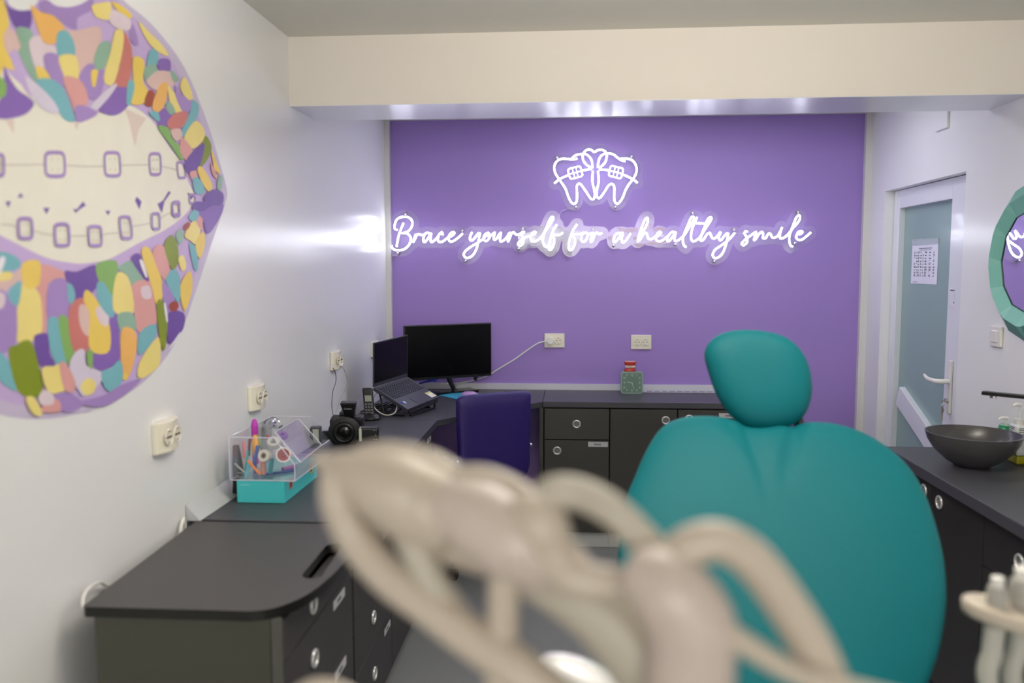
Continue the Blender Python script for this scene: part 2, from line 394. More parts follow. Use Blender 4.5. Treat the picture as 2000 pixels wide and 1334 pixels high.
ky = at(727, 1140, 0, LX).y
yA0 = at(690, 1150, 0, LX).y; yA1 = at(765, 1225, 0, LX).y
rows = [.755, at(679, 1158, 0, LX).z-.0, at(684, 1266, 0, LX).z, at(708, 1332, 0, LX).z, .06]
rows = [.755, .61, .44, .27, .06]
side_cab('charcoal four-drawer cabinet next to the rolling cart, its ring pulls showing', yA0, yA1, rows, ky, yA1-.07)
side_cab('plain charcoal cabinet second from the rolling cart, mostly behind the beige hoses', yA1+.002, 3.15, [.755, .06], None, None)
side_cab('farthest charcoal drawer cabinet under the left worktop, by the desk knee space', 3.152, 3.70, [.755, .6, .42, .06], 3.3, 3.6)
# ============================================================ ROLLING CART
ct = thing('rolling_cart', 'large charcoal rolling cart with rounded top and slotted handle in the left foreground', 'cart', (-.8, 1.87, 0))
CZ = .79
out = [(-1.012, 1.585), (-.66, 1.587), (-.628, 1.597), (-.597, 1.625), (-.567, 1.685), (-.548, 1.79), (-.541, 1.93), (-.55, 2.06), (-.58, 2.155), (-.6, 2.165), (-1.04, 2.165)]
op = [(-1.018, 1.592), (-1.01, 1.585)]+[(v.x, v.y) for v in catmull([(x, y, 0) for x, y in out[1:9]], 5)]+[(-.60, 2.165), (-1.04, 2.165), (-1.045, 2.16)]
# slot outline
sl = []
for a in range(13): t_ = math.pi+math.pi*a/12; sl.append((-.594+.023*math.cos(t_), 1.795+.023*math.sin(t_)))
for a in range(13): t_ = math.pi*a/12; sl.append((-.602+.02*math.cos(t_), 1.985+.02*math.sin(t_)))
import bmesh
def holed(name, outer, hole, z0, z1, mats, par, bev=0):
    bm = bmesh.new(); loops = []
    for z in (z1,):
        a = [bm.verts.new((x, y, z)) for x, y in outer]; b = [bm.verts.new((x, y, z)) for x, y in hole]
        ea = [bm.edges.new((a[i], a[(i+1) % len(a)])) for i in range(len(a))]; eb = [bm.edges.new((b[i], b[(i+1) % len(b)])) for i in range(len(b))]
        bmesh.ops.triangle_fill(bm, use_beauty=True, edges=ea+eb)
    for f in bm.faces:
        if f.normal.z < 0: f.normal_flip()
    r = bmesh.ops.extrude_face_region(bm, geom=list(bm.faces))
    vs = [g for g in r['geom'] if isinstance(g, bmesh.types.BMVert)]
    for v in vs: v.co.z = z0
    bmesh.ops.recalc_face_normals(bm, faces=list(bm.faces))
    mb = MB(); bm.verts.index_update(); bm.normal_update(); mb.v = [v.co.copy() for v in bm.verts]
    for f in bm.faces: mb.mi = 0 if abs(f.normal.z) > .5 else 1; mb.face([v.index for v in f.verts])
    bm.free()
    return build(name, mb, mats, par, bev=bev)
top = holed('cart_top', op, sl, CZ-.022, CZ, [cartm, mat('cart_edge_black', (22, 22, 20), .3)], ct, bev=.003)
m = MB(); m.box(-1.0, -.622, 1.60, 1.617, .03, CZ-.0225); build('end_panel', m, olivep, ct, bev=.001)
m = MB(); m.box(-1.0, -.985, 1.618, 2.15, .03, CZ-.0225); m.box(-.984, -.622, 2.135, 2.15, .03, CZ-.0225); build('carcass', m, carc, ct)
m = MB(); m.box(-.620, -.600, 1.6, 1.612, .03, CZ-.0225); build('corner_post', m, mat('post_grey', (86, 86, 80), .45), ct)
m = MB(); m.box(-.984, -.623, 1.618, 2.134, .04, .72); build('inner_body', m, carcd, ct)
CX = -.600
zr = [CZ-.03, .668, .48, .29, .05]
a1 = at(610, 1181, 0, CX); a2 = at(615, 1282, 0, CX); b1 = at(657, 1151, 0, CX); b2 = at(661, 1252, 0, CX)
for i in range(4):
    d = build('drawer', MB().box(CX-.018, CX, 1.614, 2.145, zr[i+1]+.002, zr[i]-.002), cartdk, ct, bev=.0015)
    kz = (a1.z if i == 0 else a2.z if i == 1 else zr[i]-.09)
    ring_knob(d, (CX+.0005, a1.y, kz), UL, V, NL)
    label_tape(d, (CX+.0005, b1.y+.02, zr[i]-.028), UL, V, NL, .05, .012)
for x in (-.97, -.65):
    for y in (1.66, 2.08):
        m = MB(); m.cyl((x-.012, y, .016), (x+.012, y, .016), .016); build('caster', m, blkm, ct, smooth=True)
# white cable loops between cart and wall
build('white_cable', MB().tube([(-1.05, 1.80, .006), (-1.05, 1.79, .6), (-1.044, 1.72, .74), (-1.027, 1.62, .768), (-1.024, 1.60, .788), (-1.03, 1.62, .806), (-1.045, 1.68, .80), (-1.060, 1.74, .775), (-1.067, 1.80, .7), (-1.067, 1.82, .3)], .0036, 8), whitep, smooth=True,
      label='white cable bending up behind the near left corner of the rolling cart', cat='cable')
build('white_cable', MB().tube([(-1.062, 2.10, .006), (-1.062, 2.10, .6), (-1.058, 2.10, .77), (-1.058, 2.115, .803), (-1.062, 2.135, .79), (-1.066, 2.15, .6), (-1.066, 2.15, .006)], .0045, 8), whitep, smooth=True,
      label='short white cable bump behind the far left corner of the rolling cart', cat='cable')
# ============================================================ SOCKETS
def socket_plate(name, label, group, curved=True):
    """local frame: plate in XZ plane, facing -Y, centred on the origin"""
    t = thing(name, label, 'socket', (0, 0, 0), group)
    w, h = .058, .041
    if curved:
        m = MB(); prof = []
        for i in range(9):
            u = -1+2*i/8; prof.append((u*w, -(.012+.016*(1-abs(u)**2.2))))
        P = [(x, y, z) for x, y in prof for z in (-h, h)]
        o = len(m.v); m.v += [Vector(p) for p in P]
        for i in range(8): m.face((2*i, 2*i+2, 2*i+3, 2*i+1))
        q = len(m.v); m.v += [Vector((-w, 0, -h)), Vector((-w, 0, h)), Vector((w, 0, -h)), Vector((w, 0, h))]
        m.face((0, 1, q+1, q)); m.face((16, q+2, q+3, 17)); m.face([2*i+1 for i in range(9)]+[q+3, q+1]); m.face([2*i for i in range(8, -1, -1)]+[q, q+2])
        dep = .026
    else:
        m = MB(); m.box(-w, w, -.009, 0, -h, h); dep = .0095
    build('plate', m, creamp, t, world=False, bev=.003, bseg=3)
    for sx in (-.0225, .0225):
        m = MB(); m.lathe([(.0205, -dep-.002), (.0205, -dep), ], (sx, 0, 0), 24, 'Y'); m.v = [Vector((v.x, v.y, v.z)) for v in m.v]
        ring = [(sx+.0195*math.cos(a*math.pi/12), -dep-.0022, .0195*math.sin(a*math.pi/12)) for a in range(24)]
        m2 = MB(); m2.tube(ring, .0017, 6, closed=True, n=1)
        f = build('socket_face', m, creamp, t, world=False, smooth=True)
        build('rim', m2, creamp, f, world=False, smooth=True)
        m3 = MB()
        for hx in (-.0095, .0095): m3.cyl((sx+hx, -dep-.0021, 0), (sx+hx, -dep-.0030, 0), .0028, 10)
        m3.box(sx-.003, sx+.003, -dep-.003, -dep-.0021, .0135, .0165); m3.box(sx-.003, sx+.003, -dep-.003, -dep-.0021, -.0165, -.0135)
        if curved: m3.box(sx-.014, sx+.014, -dep-.003, -dep-.0021, -.002, .002)
        build('pin_hole', m3, mat('pin_dark', (70, 60, 45), .5), f, world=False)
    return t
s0 = socket_plate('power_socket', 'cream double power socket on the left wall, nearest, right below the mural', 'power sockets')
p = at(318, 850, 0, XL); s0.location = (XL+.001, p.y, p.z); s0.rotation_euler = (0, 0, math.pi/2)
p = at(497, 775, 0, XL); dup(s0, (XL+.001, p.y, p.z), 'cream double power socket on the left wall above the purple marker and acrylic box', math.pi/2)
s1 = socket_plate('power_socket', 'cream double power socket on the purple wall above the square clock, nothing plugged in', 'power sockets', False)
p = at(1252, 668, 1, D); s1.location = (p.x, D-E, p.z)
p = at(1083, 665, 1, D); s2 = dup(s1, (p.x, D-E, p.z), 'cream double power socket on the purple wall with a white plug and cable in it')
m = MB(); m.lathe([(.019, -.04), (.02, -.012)], (p.x-.0225, D, p.z), 20, 'Y'); sp = Vector((p.x-.0225, D-.03, p.z))
wc = thing('monitor_power_cable', 'white power cable sagging from the purple wall socket to behind the monitor', 'cable', sp)
build('plug', m, whitep, wc, smooth=True)
cp = [sp+Vector((-.01, 0, 0))]+[at(x, y, 1, D-.03) for x, y in ((1052, 670), (1030, 684), (1005, 702), (975, 720), (950, 735), (920, 744), (890, 749))]+[at(860, 750, 1, D-.04)]
build('cord', MB().tube(cp, .0042, 8), whitep, wc, smooth=True)
# socket by the desk on left wall with charger leads
p = at(652, 703, 0, XL); s3 = dup(s0, (XL+.001, p.y, p.z), 'white power socket on the left wall with two charger leads hanging from it', math.pi/2)
c = at(648, 716, 0, XL+.03)
cab = thing('black_charger_lead', 'thin black charger lead hanging from the left wall socket down to the worktop', 'cable', (c.x, c.y, ZC))
pts = [c]+[at(x, y, 0, XL+.035) for x, y in ((655, 728), (656, 745), (650, 765), (648, 790), (650, 808), (655, 815))]
build('cord', MB().tube(pts, .0016, 6), blk, cab, smooth=True)
m = MB(); m.box(c.x-.004, c.x+.010, c.y-.006, c.y+.006, c.z-.004, c.z+.006); build('plug', m, whitep, cab, bev=.002)
c = at(664, 714, 0, XL+.03)
cab = thing('white_charger_lead', 'thin pale charger lead hanging beside the black one from the left wall socket', 'cable', (c.x, c.y, ZC))
pts = [c]+[at(x, y, 0, XL+.03) for x, y in ((672, 722), (678, 745), (672, 765), (660, 790), (655, 810), (656, 816))]
build('cord', MB().tube(pts, .0015, 6), mat('grey_lead', (150, 152, 156), .4), cab, smooth=True)
m = MB(); m.box(c.x-.004, c.x+.014, c.y-.008, c.y+.012, c.z-.002, c.z+.010); build('plug', m, whitep, cab, bev=.003)
# socket near the corner behind laptop
p = at(742, 668, 0, XL); dup(s0, (XL+.001, 4.35, 1.06), 'white power socket in the far left corner, half hidden by the laptop screen', math.pi/2)
a = at(752, 668, 1, 4.45)
wa = thing('plug_adapter', 'black and white plug adapter poking up behind the laptop screen', 'plug', (XL+.03, 4.45, 1.03))
build('adapter_body', MB().box(XL+.028, XL+.07, 4.35, 4.4, 1.035, 1.085), whitep, wa, bev=.004); build('adapter_cap', MB().box(XL+.071, XL+.09, 4.352, 4.398, 1.05, 1.08), blk, wa, bev=.003)
# light switch on the right wall
p = at(1949, 657, 0, XR); ls = thing('light_switch', 'white light switch on the right wall below the faceted mirror', 'switch', (XR-.001, p.y, p.z))
build('plate', MB().box(XR-.011, XR-.0005, p.y-.04, p.y+.04, p.z-.04, p.z+.04), whitep, ls, bev=.004, bseg=3)
build('rocker', MB().box(XR-.015, XR-.0111, p.y-.023, p.y+.023, p.z-.023, p.z+.023), whitep, ls, bev=.003)
# ============================================================ MURAL on the left wall
mu = thing('lip_mural', 'painted mural of huge patchwork-coloured lips with braces on the left wall', 'mural', (XL, 1.6, 1.0))
MP = {}
def paint(n, rgb):
    k = 'paint_%d_%d_%d' % rgb
    return mat(k, tuple(min(255, int(v*1.05+4)) for v in rgb), .42, var=.05, vscale=14)
YC0 = at(150, 400, 0, XL).y
layer = [0]
def patch(mbs, rgb, pts, sc=1, ox=0, oy=0, smooth=True, mirror=True):
    P = [at(x/sc+ox, y/sc+oy, 0, XL) for x, y in pts]
    if smooth: P = catmull(P, 3, True)
    layer[0] += 1; xx = XL+.0006+layer[0]*5e-5
    P = [Vector((xx, p.y, p.z)) for p in P]
    mb = mbs.setdefault(rgb, MB()); mb.face([len(mb.v)+i for i in range(len(P))]); mb.v += P
    if mirror:
        Q = [Vector((p.x, 2*YC0-p.y, p.z)) for p in reversed(P)]
        if max(q.y for q in Q) < at(2, 400, 0, XL).y: mb.face([len(mb.v)+i for i in range(len(Q))]); mb.v += Q
def flush(name, mbs, parent=mu):
    ks = list(mbs); M = MB(); mats = []
    for i, k in enumerate(ks):
        o = len(M.v); M.v += mbs[k].v; M.mi = i
        for f in mbs[k].f: M.face([o+j for j in f])
        mats.append(paint('', k))
    return build(name, M, mats, parent)
LIL = (186, 162, 208); LILP = (203, 194, 212); PUR = (155, 127, 186); VIO = (126, 94, 170); DEEP = (104, 74, 152)
YEL = (221, 192, 88); PYEL = (224, 206, 124); ORA = (224, 172, 92); TEA = (112, 170, 180); SAG = (134, 168, 148); LEA = (124, 166, 88)
OLI = (122, 138, 22); PNK = (208, 178, 172); SAL = (206, 150, 146); RED = (190, 112, 104); BRN = (150, 66, 42); PWH = (212, 196, 204)
# outline band (pale) + base lilac; right half in the picture, mirrored beyond the frame about the lip centre
def half(pts):
    P = [at(x, y, 0, XL) for x, y in pts]; return P
outer = [(150,-60),(200,-52),(238,-2),(300,52),(360,132),(402,232),(427,312),(443,372),(438,402),(414,472),(392,540),(375,590),(360,632),(340,673),(317,707),(280,746),(231,779),(165,806),(150,811)]
inner = [(150,-40),(200,-30),(245,20),(300,70),(350,145),(390,235),(414,312),(430,370),(424,402),(400,470),(380,540),(362,590),(346,630),(325,668),(302,700),(268,735),(220,765),(165,788),(150,792)]
def full(name_rgb, pts, mbs):
    P = catmull(half(pts), 4); layer[0] += 1; xx = XL+.0006+layer[0]*5e-5
    R = [Vector((xx, p.y, p.z)) for p in P]; L_ = [Vector((xx, 2*YC0-p.y, p.z)) for p in reversed(P)]
    mb = mbs.setdefault(name_rgb, MB()); n = len(R); o = len(mb.v); mb.v += R+list(reversed(L_))
    
    loop = R+L_; idx = [o+i for i in range(n)]+[o+2*n-1-i for i in range(n)]
    for t in tessellate_polygon([[Vector((p.y, p.z, 0)) for p in loop]]): mb.face([idx[i] for i in t])
mb1 = {}; full((190, 178, 204), outer, mb1); full(LIL, inner, mb1)
wl = (225, 225, 225)
patch(mb1, wl, [(18,-58),(14,0),(24,14),(40,21),(56,20),(68,10),(76,-6),(80,-58)], mirror=False)
patch(mb1, wl, [(84,-58),(92,2),(108,11),(128,15),(148,13),(170,1),(180,-56)], mirror=False)
flush('lip_outline', mb1)
mb2 = {}
mouth = [(150,238),(176,231),(196,219),(214,226),(236,221),(252,206),(280,221),(305,246),(330,287),(352,316),(366,352),(381,386),(374,402),(355,425),(320,450),(270,475),(215,505),(172,514),(150,515)]
full((226, 222, 208), mouth, mb2)
PK2 = (214, 196, 186)
for pts in ([(770,670),(905,735),(860,800),(835,910),(800,760)], [(30,745),(85,740),(82,830)], [(455,758),(485,760),(475,812)]): patch(mb2, PK2, pts, 3.177, smooth=False)
for pts in ([(125,1195),(142,1225),(105,1225)], [(30,1250),(65,1250),(48,1290)], [(265,1290),(305,1290),(285,1330)], [(450,1297),(475,1298),(512,1250),(530,1275),(495,1296),(465,1322)],
            [(845,1220),(875,1250),(862,1300),(835,1245)], [(975,1265),(1008,1245),(1045,1184),(1056,1196),(1018,1250),(1002,1322)], [(650,1308),(682,1308),(667,1336)], [(365*3.177,1195),(372*3.177,1240),(378*3.177,1215)]): patch(mb2, DEEP, pts, 3.177, smooth=False)
flush('teeth', mb2)
def line_patch(mbs, rgb, pts, w, closed=False):
    P = [at(x, y, 0, XL) for x, y in pts]; P = catmull(P, 5, closed); layer[0] += 1; xx = XL+.0006+layer[0]*5e-5
    mb = mbs.setdefault(rgb, MB()); n = len(P); o = len(mb.v); cnt = n if closed else n-1
    for i in range(n):
        a = P[(i-1) % n] if closed else P[max(0, i-1)]; b = P[(i+1) % n] if closed else P[min(n-1, i+1)]
        t = b-a; t.x = 0; t.normalize(); q = Vector((0, -t.z, t.y))*w/2
        mb.v += [Vector((xx, P[i].y, P[i].z))+q, Vector((xx, P[i].y, P[i].z))-q]
    for i in range(cnt):
        j = (i+1) % n; mb.face((o+2*i, o+2*i+1, o+2*j+1, o+2*j))
mb3 = {}
for seg in ([(-30,322),(0,322),(40,322),(87,321)], [(128,323),(165,325),(201,325)], [(235,323),(262,322),(289,322)], [(313,324),(330,328),(344,332)],
            [(0,438),(20,440),(32,443)], [(62,450),(82,456),(103,459)], [(134,461),(150,461),(169,460)], [(197,459),(213,456),(230,455)], [(256,442),(272,440),(292,436)], [(310,428),(322,420),(335,415)]):
    mb3 = {}; line_patch(mb3, (200, 194, 182), seg, .0035); flush('brace_wire', mb3)

def bracket(cx, cy, w, h, sk=0, sc=3.177, oy=0, dots=True):
    cx /= sc; cy = cy/sc+oy; w = w/sc/2; h = h/sc/2
    pts = []
    for i in range(16):
        a = 2*math.pi*i/16; c, s_ = math.cos(a), math.sin(a)
        x = math.copysign(abs(c)**.45, c)*w; y = math.copysign(abs(s_)**.45, s_)*h
        pts.append((cx+x+sk*y, cy+y))
    mbs = {}; line_patch(mbs, PUR, pts, .0075, True)
    if dots:
        for dx_ in (-.35, .35):
            for dy_ in (-.45, .45):
                patch(mbs, (206, 202, 184), [(cx+dx_*w-1.6, cy+dy_*h-2), (cx+dx_*w+1.6, cy+dy_*h-2), (cx+dx_*w+1.6, cy+dy_*h+2), (cx+dx_*w-1.6, cy+dy_*h+2)], smooth=False, mirror=False)
    flush('bracket', mbs)
bracket(337,1020,120,148,.03); bracket(693,1019,96,146,.04); bracket(958,1018,70,130,.03); bracket(1120,1055,46,98,.1,dots=False); bracket(1188,1235,34,54,dots=False); bracket(-20,1025,70,130)
bracket(1085,1292,44,80,-.1,dots=False)
for a_ in ((142,140,82,118),(360,178,84,128),(555,185,76,114),(737,135,66,128,.1),(915,97,46,92),(1035,28,40,80,.1)):
    bracket(a_[0], a_[1], a_[2], a_[3], a_[4] if len(a_) > 4 else .03, 3.031, 400, dots=a_[0] < 800)
UP = [(YEL,[(-30,0),(20,0),(45,100),(50,170),(20,210),(30,300),(80,400),(75,435),(20,420),(-20,470)]),(PNK,[(50,180),(90,200),(130,290),(110,330),(50,330),(20,220)]),
(LIL,[(60,330),(110,320),(170,480),(200,600),(150,560),(90,440)]),(DEEP,[(20,0),(60,50),(130,66),(190,70),(180,180),(95,175),(50,90)]),
(VIO,[(20,410),(60,490),(110,560),(170,600),(208,645),(160,705),(80,732),(0,738),(-40,700),(0,600),(20,500)]),(LEA,[(-20,480),(30,510),(30,590),(-20,605)]),
(PUR,[(235,20),(290,0),(340,35),(420,45),(500,25),(570,-10),(570,60),(480,110),(470,185),(400,155),(330,95),(250,72)]),(ORA,[(185,35),(250,75),(330,100),(400,180),(350,210),(340,270),(270,265),(230,180)]),
(SAG,[(95,175),(180,180),(200,240),(172,270),(200,400),(250,530),(190,480),(110,330),(125,290)]),(PWH,[(175,260),(240,220),(270,270),(340,290),(340,350),(265,345),(270,420),(212,420)]),
(PNK,[(400,185),(470,190),(610,165),(622,260),(582,380),(540,400),(530,460),(480,460),(470,350),(455,340),(452,250)]),(TEA,[(350,210),(380,187),(420,200),(455,270),(455,345),(360,347),(345,280)]),
(PUR,[(265,345),(350,340),(390,480),(390,555),(310,492)]),(PYEL,[(360,350),(468,350),(482,490),(430,492),(390,465)]),(YEL,[(215,420),(260,420),(305,480),(300,538),(250,530)]),
(TEA,[(215,500),(310,490),(390,550),(430,650),(462,748),(400,745),(350,680),(290,590)]),(LILP,[(150,470),(250,545),(330,630),(360,700),(280,690),(200,610)]),
(PUR,[(535,400),(580,400),(640,430),(640,520),(600,620),(530,590),(490,470)]),(SAL,[(385,482),(480,490),(530,560),(535,650),(460,690),(440,640)]),
(SAG,[(620,265),(680,265),(660,400),(600,435),(575,390),(590,320)]),(PUR,[(795,140),(830,170),(855,280),(810,260)]),(RED,[(757,195),(810,290),(810,430),(780,545),(695,540),(740,400)]),
(PYEL,[(710,190),(757,190),(757,300),(705,510),(650,520),(640,460),(680,320)]),(YEL,[(560,440),(600,435),(598,470),(585,535),(565,530)]),
(VIO,[(640,640),(680,545),(700,540),(795,550),(790,652),(740,700),(690,715),(612,692)]),(LILP,[(690,530),(720,530),(640,640),(540,715),(570,640)]),(PUR,[(460,660),(530,660),(600,700),(540,742),(470,755)]),
(PYEL,[(565,30),(640,15),(680,20),(680,118),(600,112),(570,70)]),(YEL,[(685,15),(740,30),(810,90),(800,115),(730,75)]),(PWH,[(690,60),(800,120),(790,190),(680,150)]),
(PYEL,[(850,130),(920,200),(1000,280),(1040,350),(960,310),(900,240)]),(YEL,[(820,355),(890,380),(880,500),(910,560),(890,640),(805,640),(820,500)]),
(TEA,[(925,310),(972,322),(970,400),(905,420)]),(VIO,[(985,365),(1045,370),(1052,430),(1010,460),(970,410)]),(SAG,[(890,420),(960,405),(972,490),(950,500),(925,470),(900,510)]),
(PNK,[(970,440),(1060,450),(1085,500),(1030,565),(960,560),(905,520),(910,490)]),(TEA,[(785,510),(822,505),(825,560),(800,648),(778,640)]),
(ORA,[(990,520),(1032,520),(1025,620),(990,690),(940,680),(950,610)]),(BRN,[(915,560),(952,578),(930,662),(888,640)]),(PYEL,[(1035,530),(1070,570),(1122,650),(1110,707),(1060,680),(1040,600)]),
(PUR,[(1090,530),(1120,590),(1190,620),(1170,690),(1130,700),(1080,590)]),(PYEL,[(1120,495),(1150,490),(1190,600),(1165,620),(1115,560)]),(SAG,[(1050,430),(1105,490),(1080,512),(1060,490)]),
(TEA,[(1190,620),(1226,650),(1220,720),(1150,835),(1115,842),(1130,780),(1170,700)]),(VIO,[(985,690),(1030,670),(1052,720),(1030,782),(975,785)]),(RED,[(1070,710),(1130,690),(1160,720),(1120,790),(1050,800),(1030,760)]),
(SAG,[(1045,630),(1080,690),(1050,712),(1020,660)]),(TEA,[(920,690),(975,700),(980,755),(930,722)]),(LEA,[(970,785),(1040,795),(1060,860),(1120,920),(1122,1000),(1050,900)]),(PNK,[(1050,810),(1110,800),(1122,850),(1080,872)]),
(PYEL,[(1195,755),(1240,770),(1265,850),(1200,920),(1150,900),(1135,850)]),(SAL,[(1120,850),(1190,940),(1150,997),(1110,940)]),(OLI,[(1265,840),(1306,910),(1280,990),(1230,1042),(1240,950)]),
(DEEP,[(1140,1005),(1210,920),(1262,895),(1230,1030),(1160,1072)]),(SAL,[(1170,1070),(1210,1060),(1215,1102),(1180,1112)]),(YEL,[(1215,1050),(1250,1040),(1310,1150),(1290,1192),(1250,1140)]),
(TEA,[(1190,1105),(1230,1110),(1262,1170),(1250,1205),(1200,1192)]),(YEL,[(1305,930),(1350,1040),(1356,1080),(1320,1042)]),(SAL,[(1300,1010),(1330,1060),(1340,1112),(1310,1080)]),(SAG,[(1345,1110),(1370,1090),(1366,1170),(1340,1172)]),
(DEEP,[(1255,1230),(1310,1175),(1375,1200),(1370,1268),(1290,1272)])]
mb4 = {}
layer[0] = 12
for rgb, p in UP: patch(mb4, rgb, p, 3.177)
flush('upper_lip_patches', mb4)
LO = [(TEA,[(-30,285),(60,290),(120,340),(100,380),(40,395),(-30,395)]),(PNK,[(60,420),(130,375),(130,470),(60,480),(20,520),(-30,510),(-20,440)]),(PYEL,[(-20,400),(65,400),(60,440),(-20,450)]),
(SAL,[(230,350),(380,400),(382,450),(340,480),(280,470),(270,740),(240,770),(240,560),(195,540),(210,490)]),(PYEL,[(130,470),(200,490),(240,570),(240,770),(150,812),(95,800),(100,600)]),(YEL,[(125,350),(230,333),(232,460),(200,490),(140,482)]),
(PUR,[(-20,520),(50,540),(92,600),(95,790),(60,850),(-20,870)]),(TEA,[(40,540),(80,470),(122,460),(100,600)]),(TEA,[(-20,870),(50,930),(95,1050),(80,1102),(-20,1020)]),(OLI,[(45,870),(90,830),(150,800),(185,820),(212,900),(250,1080),(210,1140),(100,1102)]),
(DEEP,[(195,800),(220,765),(282,770),(290,880),(322,940),(285,967),(230,947)]),(PUR,[(285,470),(380,440),(400,560),(400,672),(280,680)]),(TEA,[(280,680),(340,675),(370,800),(385,932),(330,942),(290,840)]),
(LEA,[(340,675),(395,670),(420,800),(440,900),(430,952),(385,922)]),(DEEP,[(380,390),(450,395),(550,355),(582,400),(575,480),(490,565),(440,592),(430,490),(390,450)]),(TEA,[(395,470),(425,480),(440,540),(425,592),(400,570)]),
(VIO,[(640,650),(690,640),(702,800),(700,922),(590,982),(540,942),(540,880),(640,850)]),(RED,[(410,600),(470,550),(520,600),(520,852),(430,862),(400,700)]),(PNK,[(470,590),(520,620),(520,772),(480,742),(460,660)]),
(YEL,[(500,505),(550,540),(640,700),(645,860),(570,882),(520,832),(525,650),(490,570)]),(PWH,[(560,625),(600,595),(640,650),(630,717),(590,702)]),(TEA,[(570,460),(620,470),(660,540),(672,650),(640,662),(575,570)]),
(LEA,[(565,350),(680,330),(690,400),(665,540),(610,460),(580,452)]),(SAG,[(690,380),(760,330),(830,380),(832,470),(770,482),(740,410)]),(SAL,[(770,480),(880,450),(915,600),(922,700),(820,762),(790,640)]),
(PYEL,[(680,420),(720,400),(765,460),(785,640),(680,642),(660,560)]),(SAG,[(690,650),(780,640),(800,740),(750,742),(710,752)]),(ORA,[(710,750),(770,730),(806,790),(790,920),(750,1030),(715,1002)]),(YEL,[(715,1000),(735,992),(750,1010),(740,1038),(715,1030)]),
(PWH,[(830,490),(880,480),(890,550),(840,552)]),(TEA,[(820,760),(910,705),(915,780),(820,892)]),(PYEL,[(820,930),(930,780),(945,880),(930,960),(820,1032)]),(DEEP,[(770,320),(820,290),(870,400),(875,452),(840,432)]),
(YEL,[(830,280),(880,260),(950,440),(955,560),(920,592),(890,480)]),(SAL,[(895,280),(960,240),(1000,390),(960,442)]),(OLI,[(965,240),(1010,178),(1046,240),(1050,340),(1010,382)]),(SAG,[(1035,170),(1070,145),(1080,200),(1055,237)]),
(PUR,[(955,450),(1000,500),(1032,580),(990,642),(960,560)]),(TEA,[(975,440),(1010,385),(1050,400),(1062,500),(1050,582),(1000,500)]),(PYEL,[(1050,320),(1080,300),(1096,370),(1070,392)]),(YEL,[(1060,480),(1120,390),(1132,500),(1085,632)]),
(TEA,[(1115,230),(1155,260),(1166,380),(1140,372)]),(PYEL,[(1085,180),(1140,90),(1180,130),(1160,232),(1120,212)]),(YEL,[(1150,220),(1200,160),(1206,240),(1175,322)]),(BRN,[(1080,130),(1110,100),(1120,120),(1095,152)]),
(SAL,[(1150,80),(1190,70),(1192,150),(1170,132)]),(VIO,[(1180,0),(1320,0),(1250,150),(1212,162),(1192,80),(1130,20)]),(DEEP,[(1130,20),(1160,-20),(1270,-10),(1320,-10),(1240,10),(1190,40)]),(TEA,[(1110,80),(1140,30),(1172,50),(1150,97)]),
(DEEP,[(990,640),(1080,640),(1082,720),(1050,770),(988,822)]),(OLI,[(920,590),(945,560),(985,650),(970,852),(945,832),(925,700)]),(BRN,[(1020,570),(1045,580),(1050,605),(1030,632),(1000,625),(992,595)]),
(LILP,[(440,870),(490,858),(500,950),(590,990),(580,1060),(480,1132),(400,960)]),(LEA,[(505,870),(540,870),(535,972),(510,942)]),(PYEL,[(510,1025),(550,1045),(558,1080),(540,1115),(505,1128),(475,1105),(468,1065)]),
(TEA,[(590,990),(640,970),(705,920),(716,1040),(650,1107),(605,1072)]),(PYEL,[(235,970),(310,955),(345,950),(372,1090),(340,1117),(270,1102)]),(SAL,[(340,945),(380,940),(437,1050),(420,1107),(370,1092)]),
(PUR,[(310,1130),(380,1110),(472,1160),(450,1212),(350,1222)]),(SAL,[(240,1190),(330,1150),(347,1222),(240,1227)]),(PWH,[(215,1140),(250,1095),(307,1130),(300,1182),(230,1182)]),(PYEL,[(145,1140),(190,1140),(240,1240),(190,1242),(150,1182)]),
(PUR,[(470,1160),(600,1130),(700,1070),(830,1025),(760,1100),(690,1150),(600,1195),(480,1182)])]
mb5 = {}
layer[0] = 12
for rgb, p in LO: patch(mb5, rgb, p, 3.031, 0, 400)
WHT = (228, 222, 232)
for q in ([(815,335),(835,330),(862,420),(850,425)], [(960,590),(972,588),(985,680),(975,690)], [(985,860),(1030,790),(1060,750),(1030,810)]): patch(mb5, WHT, q, 3.031, 0, 400)
flush('lower_lip_patches', mb5)
